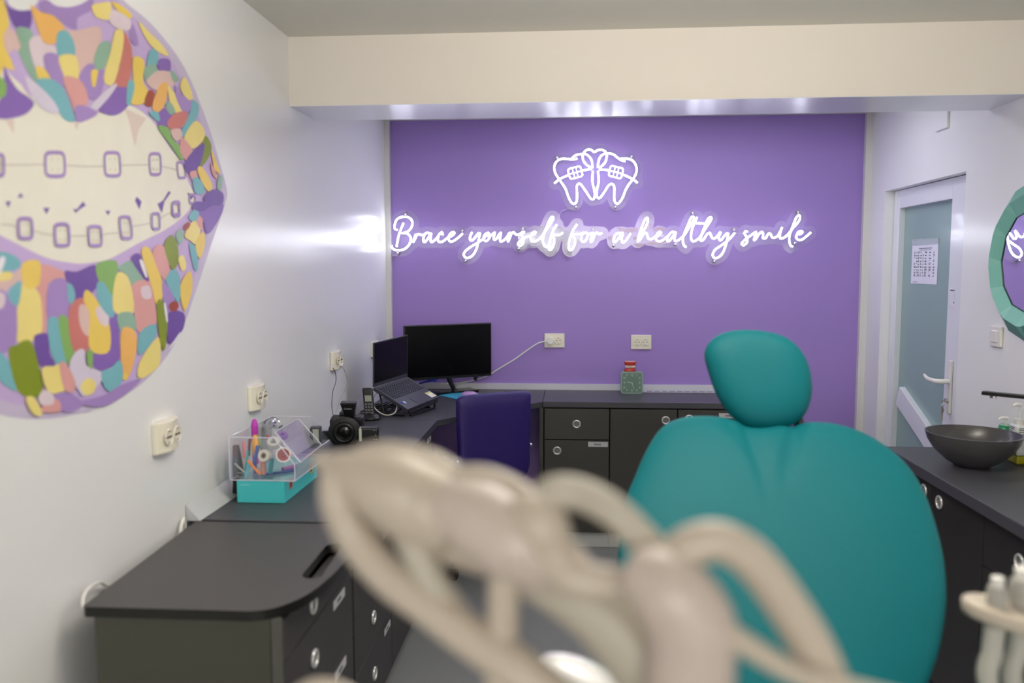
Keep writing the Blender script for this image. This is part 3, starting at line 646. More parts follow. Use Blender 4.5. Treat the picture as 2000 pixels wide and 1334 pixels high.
# ============================================================ NEON SIGNS
YN = D-.035
def cr(c, pts): ox, oy, s = c; return [at(ox+x/s, oy+y/s, 1, YN) for x, y in pts]
C1, C2, C3, C4, C5 = (755,400,9.524), (960,400,9.09), (1180,400,9.09), (1380,400,9.09), (1065,280,10)
words = {
'brace': [(C1,[(200,465),(155,450),(150,380),(180,290),(250,235),(340,222),(420,240),(475,300),(478,370),(450,440),(380,505),(285,530),(380,533),(440,590),(450,660),(420,740),(340,820),(250,845),(160,840),(110,805),(97,760)]),
 (C1,[(315,340),(270,450),(220,600),(187,780)]), (C1,[(545,545),(515,620),(492,692),(520,660),(560,570),(590,545),(640,562),(700,560)]),
 (C1,[(800,530),(740,522),(695,580),(685,670),(720,690),(780,610),(828,530),(822,600),(825,685),(870,680),(940,610),(1000,530),(1035,515),(1040,560)]),
 (C1,[(1035,515),(985,545),(955,620),(970,685),(1040,685),(1130,620),(1210,580),(1262,530),(1240,507),(1185,540),(1152,620),(1175,678),(1230,680),(1310,630),(1365,580),(1415,535)])],
'yourself': [(C1,[(1590,510),(1552,600),(1565,665),(1620,640),(1680,560),(1722,520)]), (C1,[(1740,520),(1720,620),(1700,720),(1660,850),(1590,950),(1500,990),(1442,950),(1450,885),(1540,800),(1680,715),(1790,640),(1860,560)]),
 (C1,[(1880,522),(1820,570),(1812,645),(1855,675),(1915,610),(1912,545),(1880,522),(1900,590),(1960,560)]),
 (C2,[(0,540),(60,492),(42,560),(45,620),(90,600),(140,520),(170,500),(152,580),(160,650),(220,630),(280,560),(322,492),(300,580),(290,655),(320,600),(350,520),(390,490),(440,530),(500,518),(560,482)]),
 (C2,[(590,490),(555,480),(530,520),(560,590),(560,680),(510,728),(470,700),(500,650),(580,590),(690,545),(740,535),(785,495),(760,482),(712,520),(690,600),(722,650),(800,640),(870,585),(935,500),(1040,350),(1098,240),(1080,215),(1050,240),(990,370),(930,520),(912,640),(940,730),(990,750)]),
 (C2,[(1160,350),(1090,470),(1040,620),(1020,740),(1035,805),(1088,750),(1112,650),(1095,570),(1070,525),(1160,542),(1220,530),(1265,495)])],
'for': [(C2,[(1518,350),(1450,450),(1400,580),(1372,700),(1380,800),(1430,790),(1478,700),(1480,600),(1440,530),(1500,522),(1570,520),(1640,492)]), (C2,[(1680,490),(1610,530),(1592,620),(1640,655),(1698,590),(1700,520),(1660,490),(1740,520),(1800,492),(1770,580),(1762,655),(1795,630),(1830,540),(1868,492),(1905,520),(1962,502)])],
'a': [(C3,[(300,505),(220,512),(172,600),(182,668),(240,620),(300,530),(332,500),(310,600),(322,668),(370,650),(430,570),(470,512)])],
'healthy': [(C3,[(600,630),(680,500),(770,320),(775,250),(755,232),(712,290),(650,450),(600,610),(602,650),(650,600),(700,520),(750,505),(780,590),(840,610),(900,570),(960,550),(1008,500),(980,482),(935,530),(920,610),(970,650),(1040,630),(1110,570)]),
 (C3,[(1265,490),(1200,485),(1135,560),(1122,640),(1160,640),(1220,560),(1270,490),(1250,590),(1265,645),(1330,620),(1420,540),(1510,400),(1592,270),(1580,212),(1540,240),(1470,400),(1412,540),(1397,640),(1412,710),(1455,755)]),
 (C3,[(1650,220),(1600,330),(1552,470),(1542,600),(1580,648),(1650,620),(1710,560),(1800,420),(1900,260),(1888,222),(1840,260),(1780,400),(1722,560),(1712,635),(1760,620),(1830,520),(1880,505),(1910,580),(1960,598),(2000,570)]), (C3,[(1560,300),(1650,328),(1790,330)]),
 (C4,[(180,570),(225,510),(248,490),(222,560),(222,615),(260,625),(310,560),(370,500)]), (C4,[(385,500),(370,600),(340,720),(290,850),(220,925),(145,948),(108,890),(150,800),(260,720),(370,640),(440,570),(500,500)])],
'smile': [(C4,[(730,482),(692,472),(672,510),(712,580),(720,660),(662,718),(622,690),(660,640),(720,590),(800,535),(880,482),(860,560),(842,625),(880,600),(930,520),(985,482),(1005,530),(1000,590),(1050,590),(1090,525),(1130,512),(1165,578),(1220,580),(1280,530),(1340,405)]),
 (C4,[(1340,402),(1305,500),(1305,590),(1360,590),(1430,540),(1520,430),(1630,300),(1660,225),(1640,187),(1590,235),(1515,420),(1472,560),(1472,660),(1490,720),(1530,740)]), (C4,[(1640,530),(1700,492),(1682,467),(1625,490),(1592,570),(1622,620),(1690,620),(1760,570),(1850,492)])]}
logo = [[(625,297),(540,312),(440,305),(340,300),(250,330),(192,400),(177,490),(200,590),(270,700),(340,800),(400,900),(450,1040),(500,1140),(560,1182),(608,1140),(622,1000),(612,860),(640,795),(690,800),(760,890),(840,1010),(900,1088),(950,1080),(965,1000),(955,900),(925,780),(920,650),(930,540)],
 [(520,290),(600,230),(700,212),(790,212),(860,260),(910,350),(922,480)], [(900,475),(820,430),(750,350),(730,250),(760,170),(830,122),(900,130),(960,170),(1030,130),(1110,127),(1180,170),(1200,250),(1180,350),(1120,430),(1050,480)],
 [(1030,475),(1035,380),(1070,270),(1150,207),(1250,197),(1330,217),(1400,270),(1470,320),(1560,353)],
 [(1470,300),(1580,297),(1680,320),(1750,390),(1783,480),(1775,580),(1720,690),(1640,790),(1570,910),(1520,1040),(1460,1140),(1400,1182),(1352,1120),(1347,980),(1347,850),(1300,792),(1230,830),(1160,940),(1080,1050),(1030,1068),(1000,1010),(1010,900),(1040,770),(1040,650),(1030,540)],
 [(180,780),(280,700),(440,625)], [(720,530),(810,515),(910,500)], [(1050,508),(1140,515),(1240,525)], [(1520,610),(1650,670),(1730,715),(1800,770)]]
def rrect(cx, cy, hw, hh, ang, n=5):
    o = []; r = 45
    for qx, qy, a0 in ((1,1,0),(-1,1,90),(-1,-1,180),(1,-1,270)):
        for i in range(n):
            a = math.radians(a0+90*i/(n-1)); o.append((qx*(hw-r)+r*math.cos(a), qy*(hh-r)+r*math.sin(a)))
    a = math.radians(ang); return [(cx+x*math.cos(a)-y*math.sin(a), cy+x*math.sin(a)+y*math.cos(a)) for x, y in o]
import numpy as np
def backing(name, strokes, dist, parent, matl, y0, step=.007):
    P = []
    for s in strokes:
        q = catmull(s, 4)
        for a, b in zip(q[:-1], q[1:]):
            k = max(1, int((b-a).length/.012))
            for i in range(k): v = a.lerp(b, i/k); P.append((v.x, v.z))
        P.append((q[-1].x, q[-1].z))
    P = np.array(P); lo = P.min(0)-dist-.02; hi = P.max(0)+dist+.02
    nx, nz = int((hi[0]-lo[0])/step)+2, int((hi[1]-lo[1])/step)+2
    gx = lo[0]+np.arange(nx)*step; gz = lo[1]+np.arange(nz)*step
    f = np.full((nx, nz), 9.)
    for px, pz in P:
        i0 = max(0, int((px-dist-.02-lo[0])/step)); i1 = min(nx, int((px+dist+.02-lo[0])/step)+2)
        j0 = max(0, int((pz-dist-.02-lo[1])/step)); j1 = min(nz, int((pz+dist+.02-lo[1])/step)+2)
        d = np.hypot(gx[i0:i1, None]-px, gz[None, j0:j1]-pz); f[i0:i1, j0:j1] = np.minimum(f[i0:i1, j0:j1], d)
    f = dist-f; vid = {}; mb = MB()
    def V(key, x, z):
        if key not in vid: vid[key] = len(mb.v); mb.v.append(Vector((x, y0, z)))
        return vid[key]
    for i in range(nx-1):
        for j in range(nz-1):
            c = [(i, j), (i+1, j), (i+1, j+1), (i, j+1)]; vals = [f[a] for a in c]
            if max(vals) <= 0: continue
            poly = []
            for k in range(4):
                a, b = c[k], c[(k+1) % 4]; fa, fb = f[a], f[b]
                if fa > 0: poly.append(V(a, gx[a[0]], gz[a[1]]))
                if (fa > 0) != (fb > 0):
                    t = fa/(fa-fb); x = gx[a[0]]+(gx[b[0]]-gx[a[0]])*t; z = gz[a[1]]+(gz[b[1]]-gz[a[1]])*t
                    poly.append(V((min(a, b), max(a, b)), x, z))
            if len(poly) > 2: mb.face(poly)
    o = build(name, mb, matl, parent)
    sm = o.modifiers.new('thick', 'SOLIDIFY'); sm.thickness = .004; sm.offset = -1
    return o
acr = clear_mat('sign_acrylic', (170, 176, 190), .05, .1)
TR = .0047
rt = thing('neon_sign', 'white glowing script neon sign reading Brace yourself for a healthy smile on the purple wall', 'neon sign', at(1170, 510, 1, D-.03))
alls = []
for wd, st in words.items():
    m = MB()
    for c, pts in st: q = cr(c, pts); alls.append(q); m.tube(q, TR, 8, n=4)
    build('neon_word', m, neon, rt, smooth=True)
backing('acrylic_backing', alls, .037, rt, acr, YN+.013)
def standoff(par, px, py):
    p = at(px, py, 1, YN); m = MB(); m.cyl((p.x, D-E, p.z), (p.x, YN-.002, p.z), .006, 12); m.ball((p.x, YN-.002, p.z), .0075, sy=.5)
    build('standoff_screw', m, chrome, par, smooth=True)
for x, y in ((792,417),(777,495),(903,450),(909,510),(1021,446),(1013,486),(1158,447),(1198,480),(1353,416),(1319,478),(1434,448),(1395,511),(1559,414),(1553,475)): standoff(rt, x, y)
film = mat('frosted_film', (205, 200, 206), .5, alpha=.5)
filmp = mat('pinkish_film', (216, 192, 202), .5, alpha=.5)
fm = MB()
def filmp_add(c, pts, mbx): mbx.prism([p+Vector((0, .0075, 0)) for p in cr(c, pts)], (0, .001, 0))
filmp_add(C2, [(470,540),(860,430),(880,380),(1250,380),(1260,420),(1340,470),(1590,450),(1590,640),(1500,650),(1480,700),(1420,860),(1430,915),(1330,890),(1280,800),(1290,600),(1200,640),(1200,700),(1150,860),(1050,915),(940,870),(830,730),(720,740),(650,700),(600,780),(480,820),(470,700)], fm)
build('protective_film', fm, film, rt)
fm = MB()
for pts in ([(250,405),(400,430),(560,410),(620,400),(600,460),(450,490),(290,480)], [(770,350),(845,350),(820,430),(740,440)], [(865,460),(900,410),(980,395),(1050,400),(1140,445),(1000,455)], [(520,700),(730,680),(850,655),(1100,660),(1180,680),(880,705),(740,690),(680,740),(600,750)], [(75,560),(140,560),(140,625),(75,615)], [(520,565),(590,570),(570,620),(520,610)], [(1000,540),(1100,530),(1030,590)]):
    fm = MB(); filmp_add(C3, pts, fm); build('torn_film_strip', fm, filmp, rt, label='torn strip of pinkish protective film')
def wire(par, pts, r=.0016, ax=1, v=D-.01, mt=None, nm='wire'): return build(nm, MB().tube([at(x, y, ax, v) for x, y in pts], r, 6), mt or mat('clear_wire', (206, 190, 224), .4), par, smooth=True)
wire(rt, [(1124,405),(1110,408),(1097,413),(1091,424)]); wire(rt, [(905,459),(912,458),(918,458)], .0018, 1, YN); wire(rt, [(1436,455),(1444,456),(1451,456)], .0018, 1, YN); wire(rt, [(778,497),(770,499),(760,499)], .003)
lt = thing('neon_sign', 'white glowing neon sign of two teeth with braces and a heart, above the lettering', 'neon sign', at(1165, 405, 1, D-.03))
ls_ = [cr(C5, p) for p in logo]; m = MB()
for q in ls_: m.tube(q, TR, 8, n=4)
build('neon_teeth', m, neon, lt, smooth=True)
for cx, cy, an in ((585, 571, -15), (1380, 562, 14)):
    m = MB(); q = cr(C5, rrect(cx, cy, 128, 102, an)); m.tube(q, .0034, 8, closed=True, n=2)
    a = math.radians(an)
    R_ = lambda x, y: (cx+x*math.cos(a)-y*math.sin(a), cy+x*math.sin(a)+y*math.cos(a))
    m.tube(cr(C5, [R_(-115, 0), R_(115, 0)]), .0026, 8, smooth=False)
    for xx_ in (-36, 36): m.tube(cr(C5, [R_(xx_, -85), R_(xx_, 85)]), .0012, 8, smooth=False)
    build('neon_bracket', m, neon, lt, smooth=True)
fill = [cr(C5, p) for p in ([(300,450),(500,450),(700,500),(850,600)],[(300,600),(500,700),(750,700),(850,800)],[(850,700),(1000,700),(1100,650),(1300,500)],[(1600,450),(1650,600),(1500,750)],[(1150,750),(1300,700),(1450,800)],[(960,300),(960,450),(980,900)],[(500,800),(520,1000)],[(1450,800),(1440,1000)],[(850,850),(930,950)])]
backing('acrylic_backing', ls_+fill, .035, lt, acr, YN+.013)
for x, y in ((1088,307),(1234,305),(1125,405),(1202,405)): standoff(lt, x, y)

# ============================================================ cushions
def cushion(name, outline, nrm, front, back, matl, parent, dents=(), nper=5, rings=(1,.992,.97,.93,.86,.76,.64,.5,.35,.2,.08), pw=5):
    """outline: closed 3D loop in a plane with unit normal nrm (towards the sitter); pillow with soft rolled edge"""
    O = catmull(outline, nper, True); n = len(O); c = sum(O, Vector())/n; nrm = Vector(nrm).normalized()
    mb = MB(); mb.v = []
    def hgt(s, t): return t*(1-s**pw)**.5 if s < 1 else 0
    fr = []
    for s in rings:
        fr.append([c+(p-c)*s+nrm*hgt(s, front) for p in O])
    bk = [[c+(p-c)*s-nrm*hgt(s, back) for p in O] for s in rings[1:]]
    for ring in fr+bk: mb.v += ring
    for i in range(len(fr)-1):
        for k in range(n): mb.face((i*n+k, i*n+(k+1)%n, (i+1)*n+(k+1)%n, (i+1)*n+k))
    cf = len(mb.v); mb.v.append(c+nrm*front)
    l = (len(fr)-1)*n
    for k in range(n): mb.face((l+k, l+(k+1)%n, cf))
    b0 = len(fr)*n
    for k in range(n): mb.face((k, b0+k, b0+(k+1)%n, (k+1)%n))
    for i in range(len(bk)-1):
        for k in range(n): mb.face((b0+i*n+k, b0+(i+1)*n+k, b0+(i+1)*n+(k+1)%n, b0+i*n+(k+1)%n))
    cb = len(mb.v); mb.v.append(c-nrm*back); l = b0+(len(bk)-1)*n
    for k in range(n): mb.face((l+k, cb, l+(k+1)%n))
    for (a, b, wd, dp) in dents:
        ab = b-a
        for i, v in enumerate(mb.v):
            if (v-c).dot(nrm) < 0: continue
            t = max(0, min(1, (v-a).dot(ab)/ab.length_squared)); q = v-(a+ab*t); q -= nrm*q.dot(nrm)
            mb.v[i] = v-nrm*dp*(1-t*.7)*math.exp(-(q.length/wd)**2)
    o = build(name, mb, matl, parent, smooth=True, angle=80); return o
# ============================================================ DENTAL CHAIR
sl_ = Vector((0, .5, .40)).normalized(); nb = Vector((1, 0, 0)).cross(sl_)   # points up and towards the camera
nb = nb if nb.z > 0 else -nb
p0 = Vector((.34, 1.5, .715))
dc = thing('dental_chair', 'large teal upholstered dental chair with round headrest, its backrest reclined', 'dental chair', (.38, 1.3, 0))
opx = [(1480,838),(1440,824),(1392,815),(1335,817),(1292,836),(1262,880),(1240,930),(1222,975),(1210,1040),(1206,1110),(1207,1200),(1216,1300),(1240,1400),(1300,1480),(1450,1520),(1600,1515),(1730,1450),(1795,1370),(1828,1290),(1844,1215),(1848,1150),(1838,1065),(1806,965),(1765,903),(1710,860),(1650,834),(1590,826),(1530,832)]
ol = [onp(x, y, p0, nb) for x, y in opx]
dn = [(onp(1452, 838, p0, nb), onp(1492, 960, p0, nb), .018, .012), (onp(1552, 838, p0, nb), onp(1532, 950, p0, nb), .02, .014), (onp(1420, 836, p0, nb), onp(1455, 880, p0, nb), .015, .008)]
cushion('backrest', ol, nb, .035, .03, tealm, dc, dn)
shell = [onp(x, y, p0-nb*.055, nb) for x, y in [(1480+(a-1500)*.86+20, 1170+(b-1170)*.88) for a, b in opx]]
m = MB(); m.prism(catmull(shell, 3, True), -nb*.03); build('back_shell', m, whitep, dc, smooth=True)
sh = Vector((0, .22, .42)).normalized(); nh = Vector((1, 0, 0)).cross(sh); nh = nh if nh.z > 0 else -nh
ph = at(1480, 830, 1, 2.0)
hp = [(1392,662),(1425,648),(1475,646),(1528,658),(1562,684),(1581,722),(1585,770),(1573,808),(1548,830),(1508,839),(1466,836),(1432,816),(1402,775),(1383,725),(1376,688)]
ho = [onp(x, y, ph, nh) for x, y in hp]
cushion('headrest', ho, nh, .04, .035, tealm, dc, [(onp(1470, 690, ph, nh), onp(1490, 800, ph, nh), .05, .004)], pw=4)
m = MB(); a = onp(1490, 760, ph-nh*.04, nh); b = onp(1500, 850, p0-nb*.02, nb); c_ = onp(1500, 960, p0-nb*.06, nb)
for dx_ in (-.045, .06): m.tube([a+Vector((dx_, 0, 0)), b+Vector((dx_*1.3, 0, .0)), c_+Vector((dx_, 0, -.01))], .013, 10)
hm = build('headrest_bracket', m, blk, dc, smooth=True)
# seat cushion, leg part, base (below the picture)
zs = .52
so = [(x, y, zs) for x, y in ((.12,1.38),(.1,1.1),(.1,.8),(.13,.4),(.2,.1),(.38,.03),(.56,.1),(.63,.4),(.67,.8),(.67,1.1),(.64,1.38),(.38,1.44))]
cushion('seat', [Vector(p) for p in so], (0, 0, 1), .04, .04, tealm, dc)
m = MB(); m.box(.18, .58, .2, 1.4, .38, .478); build('seat_frame', m, whitep, dc, bev=.02)
m = MB(); m.box(.26, .5, .75, 1.15, .06, .38); build('lift_column', m, whitep, dc, bev=.03)
m = MB(); m.box(.18, .58, .5, 1.4, 0, .06); build('base_plate', m, whitep, dc, bev=.015)
m = MB(); m.tube([(.38, 1.3, .44), onp(1500, 1400, p0-nb*.12, nb), onp(1500, 1200, p0-nb*.1, nb)], .03, 12); build('recline_arm', m, blk, dc, smooth=True)
# ============================================================ DESK CHAIR
oc = thing('desk_chair', 'dark purple leather desk chair seen from behind at the corner desk', 'desk chair', (-.47, 4.03, 0))
pvl = mat('purple_leather', (36, 17, 96), .5, coat=.05, bump=.15, bscale=60, var=.08)
fw = Vector((-.48, .877, 0)); rt_ = Vector((.877, .48, 0)); bc = at(965, 856, 1, 3.74)
out2 = []
for x, z in ((-.165,-.205),(-.08,-.215),(0,-.217),(.08,-.215),(.15,-.2),(.18,-.15),(.182,-.05),(.186,.06),(.187,.16),(.184,.2),(.15,.212),(.06,.214),(-.04,.213),(-.13,.211),(-.178,.2),(-.186,.16),(-.184,.06),(-.18,-.05),(-.186,-.15)):
    out2.append(bc+rt_*x+Vector((0, 0, z))-fw*0)
cushion('backrest', out2, -fw, .028, .03, pvl, oc, pw=8)
sc_ = bc+fw*.27; sc_.z = .47
out3 = [sc_+rt_*x+fw*y for x, y in ((-.2,-.18),(0,-.2),(.2,-.18),(.22,0),(.2,.2),(0,.23),(-.2,.2),(-.22,0))]
cushion('seat', out3, (0, 0, 1), .035, .035, pvl, oc)
m = MB(); m.tube([bc-Vector((0, 0, .2))-fw*.01, bc-Vector((0, 0, .27))+fw*.04, sc_+Vector((0, 0, -.05))], .018, 10)
build('back_support', m, mat('brushed_steel', (150, 146, 140), .3, metal=.9), oc, smooth=True)
lv = at(985, 946, 1, 3.78); m = MB(); m.tube([lv+fw*.08, lv, lv-fw*.02+Vector((.03, 0, -.015))], [.006, .011, .013], 10); build('tilt_lever', m, MATS['brushed_steel'], oc, smooth=True)
for sgn, (px_, py_), yy in ((1, (1036, 868), 3.86), (-1, (893, 902), 3.62)):
    a = at(px_, py_, 1, yy); m = MB(); m.tube([a, a+fw*.12+Vector((0, 0, .005)), a+fw*.25, a+fw*.27-rt_*sgn*.02+Vector((0, 0, -.05)), sc_+rt_*.2*sgn+fw*.05+Vector((0, 0, -.02))], .011, 8)
    ar = build('armrest', m, blkm, oc, smooth=True); m = MB(); m.ball(a-fw*.004, .009); build('arm_bolt', m, chrome, ar, smooth=True)
cb = at(884, 1133, 2, 0); cc = Vector((-.5, 4.03, 0)); R0 = (cb-cc).length; a0 = math.atan2(cb.y-cc.y, cb.x-cc.x)
m = MB(); m.cyl((cc.x, cc.y, .1), (cc.x, cc.y, .43), .024); build('gas_column', m, blk, oc, smooth=True)
for i in range(5):
    a = a0+i*2*math.pi/5; d = Vector((math.cos(a), math.sin(a), 0))
    m = MB(); m.tube([cc+Vector((0, 0, .12)), cc+d*R0*.5+Vector((0, 0, .10)), cc+d*R0+Vector((0, 0, .075))], [.022, .018, .012], 8); lg = build('base_arm', m, chrome, oc, smooth=True)
    q = cc+d*R0; side = Vector((-d.y, d.x, 0)); m = MB()
    m.cyl(q+side*.02+Vector((0, 0, .028)), q+side*.004+Vector((0, 0, .028)), .028); m.cyl(q-side*.004+Vector((0, 0, .028)), q-side*.02+Vector((0, 0, .028)), .028)
    m.cyl(q-side*.005+Vector((0, 0, .028)), q+side*.005+Vector((0, 0, .028)), .01)
    build('caster', m, blkm, lg, smooth=True)
# ============================================================ MONITOR
mo = thing('computer_monitor', 'black computer monitor switched off, angled in the corner of the desk', 'monitor', (-.67, 4.45, ZC))
mr = Vector((.855, .518, 0)); mn = Vector((.518, -.855, 0)); mu_ = Vector((0, 0, 1)); mc = Vector((-.659*1.045, 4.337*1.045, 1.49-.442*1.045))
def mobj(name, cx, cy, cz, hx, hy, hz, matl, par, bev=0): return build(name, MB().obox(mc+mr*cx+mn*cy+mu_*cz, mr*hx, mn*hy, mu_*hz), matl, par, bev=bev)
mobj('housing', 0, -.012, 0, .262, .012, .152, blk, mo, .003); sc0 = mobj('screen', 0, .001, .004, .255, .0008, .141, scrm, mo)
nb0 = mc-mn*.03-mu_*.13; base = at(886, 766, 2, ZC)+Vector((0, -.0, 0))
m = MB(); m.tube([nb0+mu_*.08, nb0, base+Vector((0, 0, .02))+mr*0], [.022, .022, .02], 10, flat=.6); build('stand_neck', m, blk, mo, smooth=True)
m = MB(); m.obox(base+Vector((0, 0, .006)), mr*.13, mn*.06, mu_*.006); build('stand_base', m, blkg, mo, bev=.003)
wb = at(929, 738, 1, 4.42); m = MB(); m.obox(wb+mn*.0, mr*.006+mu_*-.004, mn*.008, mu_*.014+mr*.004); m.obox(wb+mu_*.012-mr*.006, mr*.015, mn*.012, mu_*.005); build('cable_clip', m, blk, mo)
build('blue_vga_cable', MB().tube([at(x, y, 1, 4.5) for x, y in ((800,748),(815,750),(830,746),(845,742),(852,741))]+[nb0+mu_*.06], [.004, .004, .005, .009, .008, .006], 8), mat('cable_blue', (30, 50, 160), .4), smooth=True, label='blue-ended video cable behind the laptop, plugged in below the monitor', cat='cable')
# ============================================================ LAPTOP ON STAND
s_ = .86; cmv = Vector((0, 0, EYE)); sc3 = lambda v: cmv+(Vector(v)-cmv)*s_
HL, HR, FL, FR = sc3((-1.099,4.447,.834)), sc3((-.977,4.785,.852)), sc3((-.896,4.379,.726)), sc3((-.774,4.718,.743))
lp = thing('laptop', 'open dark grey laptop with a switched-off screen, tilted on a low stand', 'laptop', (FL.x, FL.y, min(FL.z, FR.z)))
lu = (HR-HL).normalized(); lv_ = (HL-FL).normalized(); ln_ = lu.cross(lv_).normalized(); LW = (HR-HL).length; LD = (FL-HL).length
if ln_.z < 0: ln_ = -ln_
bc_ = (HL+HR+FL+FR)/4
lapg = mat('laptop_grey', (62, 64, 72), .38, metal=.2)
build('base', MB().obox(bc_-ln_*.008, lu*LW/2, lv_*LD/2, ln_*.008), lapg, lp, bev=.002)
kb = MB()
for r in range(6):
    for c in range(15):
        kb.obox(bc_+lv_*(LD*.40-r*.0165-.004)+lu*((c-7)*.0188)+ln_*.0012, lu*.0078, lv_*.0066, ln_*.0008)
kk = MB()
for r in range(6):
    for c in range(15): kk.obox(bc_+lv_*(LD*.40-r*.0165-.004)+lu*((c-7)*.0188)+ln_*.0023, lu*.0025, lv_*.002, ln_*.0002)
ko = build('keyboard', kb, mat('key_black', (26, 28, 36), .45), lp); ko['kind'] = 'stuff'
build('key_legends', kk, mat('legend', (130, 136, 150), .5), ko)['kind'] = 'stuff'
build('touchpad', MB().obox(bc_-lv_*.07+lu*.0+ln_*.0006, lu*.048, lv_*.03, ln_*.0006), mat('touchpad', (44, 46, 54), .3), lp)
m = MB(); m.mi = 0; m.obox(bc_-lv_*.068+lu*.118+ln_*.0006, lu*.024, lv_*.022, ln_*.0005); m.mi = 1; m.obox(bc_-lv_*.053+lu*.115+ln_*.0012, lu*.018, lv_*.005, ln_*.0002)
m.mi = 2; m.obox(bc_-lv_*.075+lu*.128+ln_*.0012, lu*.002, lv_*.002, ln_*.0002)
build('yellow_white_sticker', m, [mat('stk_w', (225, 222, 205), .5), mat('stk_y', (190, 196, 60), .5), inkm], lp)
m = MB(); m.mi = 0; m.obox(bc_-lv_*.055-lu*.128+ln_*.0006, lu*.01, lv_*.009, ln_*.0004); m.mi = 1; m.obox(bc_-lv_*.055-lu*.112+ln_*.0006, lu*.006, lv_*.009, ln_*.0004)
build('small_sticker', m, [mat('stk_blue', (40, 60, 150), .4), mat('stk_w2', (210, 215, 235), .4)], lp)
su = Vector((.004, .0, .214)); sn = lu.cross(su).normalized()
if sn.y > 0: sn = -sn
scn_o = build('lid', MB().obox((HL+HR)/2+su*.5-sn*.0035, lu*LW/2, su*.5, sn*.0035), lapg, lp, bev=.002)
build('screen', MB().obox((HL+HR)/2+su*.53+sn*.0005, lu*(LW/2-.006), su*.445, sn*.0006), scrm, scn_o)

m = MB(); rp = at(1, 1, 2, 0)
for q in (HL+lu*.03-lv_*.02, HR-lu*.03-lv_*.02): m.tube([q-ln_*.018, Vector((q.x+.02, q.y-.01, ZC+.006)), Vector((q.x+.12, q.y-.04, ZC+.006))], .005, 8, smooth=False)
m.tube([HL+lu*.03-ln_*.02, FL+lu*.03-ln_*.02-lv_*.0], .005, 8, smooth=False); m.tube([HR-lu*.03-ln_*.02, FR-lu*.03-ln_*.02], .005, 8, smooth=False)
m.tube([FL+lu*.02-ln_*.02-lv_*.004, FR-lu*.02-ln_*.02-lv_*.004], .006, 8, smooth=False); f0, f1 = FL+lu*.04-ln_*.02, FR-lu*.04-ln_*.02
m.tube([f0, Vector((f0.x, f0.y, ZC+.006)), Vector((f1.x, f1.y, ZC+.006)), f1], .005, 8, smooth=False)
build('laptop_stand', m, blk, smooth=True, label='black folding stand holding up the tilted laptop', cat='laptop stand')
# usb dongle with white cable
dg = at(747, 768, 1, HL.y-.01)
ud = thing('usb_adapter', 'grey usb adapter with a looping white cable at the left side of the laptop', 'adapter', dg)
da = (at(757, 782, 1, 3.9)-at(742, 760, 1, 3.97)); da.normalize(); mid = at(749, 768, 1, 3.93)
build('adapter_body', MB().obox(mid, da*.035, lu*.009, ln_*.006), grayp, ud, bev=.002)
pts = [at(x, y, 1, yy) for x, y, yy in ((759,778,3.89),(770,783,3.87),(775,794,3.82),(771,806,3.80),(757,811,3.79),(742,806,3.80),(731,795,3.83),(729,780,3.86),(735,768,3.9),(737,764,3.93))]
for p_ in pts: p_.z = max(p_.z, ZC+.004)
build('white_cord', MB().tube(pts, [.005]+[.003]*9, 8), whitep, ud, smooth=True)
# dark cable tangle
tg = MB()
rr = random.Random(7)
for i in range(11):
    c0 = Vector((-.93+rr.uniform(-.06, .05), 3.93+rr.uniform(-.08, .1), ZC+.005)); pts = []
    for k in range(7):
        a = k*1.1+rr.random(); r_ = rr.uniform(.03, .08); pts.append(c0+Vector((r_*math.cos(a), r_*math.sin(a), rr.uniform(0, .03))))
    tg.tube(pts, .0025, 6, n=4)
build('cable_tangle', tg, blk, smooth=True, label='tangle of black cables on the desk beside the phone and under the laptop', cat='cables', kind='stuff')
# mouse pad and mouse
pz = ZC+.0005
pad = [at(x, y, 2, ZC) for x, y in ((858, 773), (903, 766), (960, 772), (905, 783))]
pad = [(p.x, p.y, pz) for p in pad]
build('mouse_pad', MB().prism(pad, (0, 0, .003)), mat('pad_blue', (70, 170, 205), .6), label='bright blue mouse pad on the desk in front of the monitor', cat='mouse pad')
mp_ = at(917, 776, 2, ZC+.004); ms = thing('computer_mouse', 'rounded computer mouse, lilac on top and mint below, on the blue pad', 'mouse', (mp_.x, mp_.y, ZC+.004))
m = MB(); m.lathe([(.03, 0), (.044, .004), (.047, .012)], (mp_.x, mp_.y, ZC+.004), 24, sy=.75); build('lower_shell', m, mat('mint', (150, 215, 195), .4), ms, smooth=True)
m = MB(); m.lathe([(.046, .0125), (.043, .022), (.03, .03), (.0001, .033)], (mp_.x, mp_.y, ZC+.004), 24, sy=.75); build('upper_shell', m, mat('lilac', (186, 150, 205), .4), ms, smooth=True)
# ============================================================ CORDLESS PHONE
pb = at(716, 822, 2, ZC); ph_ = thing('cordless_phone', 'black cordless phone standing in its cradle beside the laptop', 'phone', (pb.x, pb.y+.03, ZC))
m = MB(); m.lathe([(.055, 0), (.058, .008), (.05, .022), (.03, .034)], (pb.x+.0, pb.y+.035, ZC), 24, sy=.8); build('cradle', m, blk, ph_, smooth=True)
hb = Vector((pb.x+.012, pb.y+.02, ZC+.012)); hd = Vector((-.14, .24, 1)).normalized(); hx = Vector((1, .12, 0)).normalized(); hn = hx.cross(hd).normalized()
if hn.y > 0: hn = -hn
HH = at(708, 757, 1, pb.y+.06).z-hb.z
build('handset', MB().obox(hb+hd*HH*.52, hx*.024, hn*.011, hd*HH*.52), blk, ph_, bev=.008, bseg=3)
hs = ph_.children[-1]
build('display', MB().obox(hb+hd*HH*.66+hn*.0115, hx*.015, hn*.0006, hd*.014), mat('lcd', (150, 158, 140), .3), hs)
m = MB()
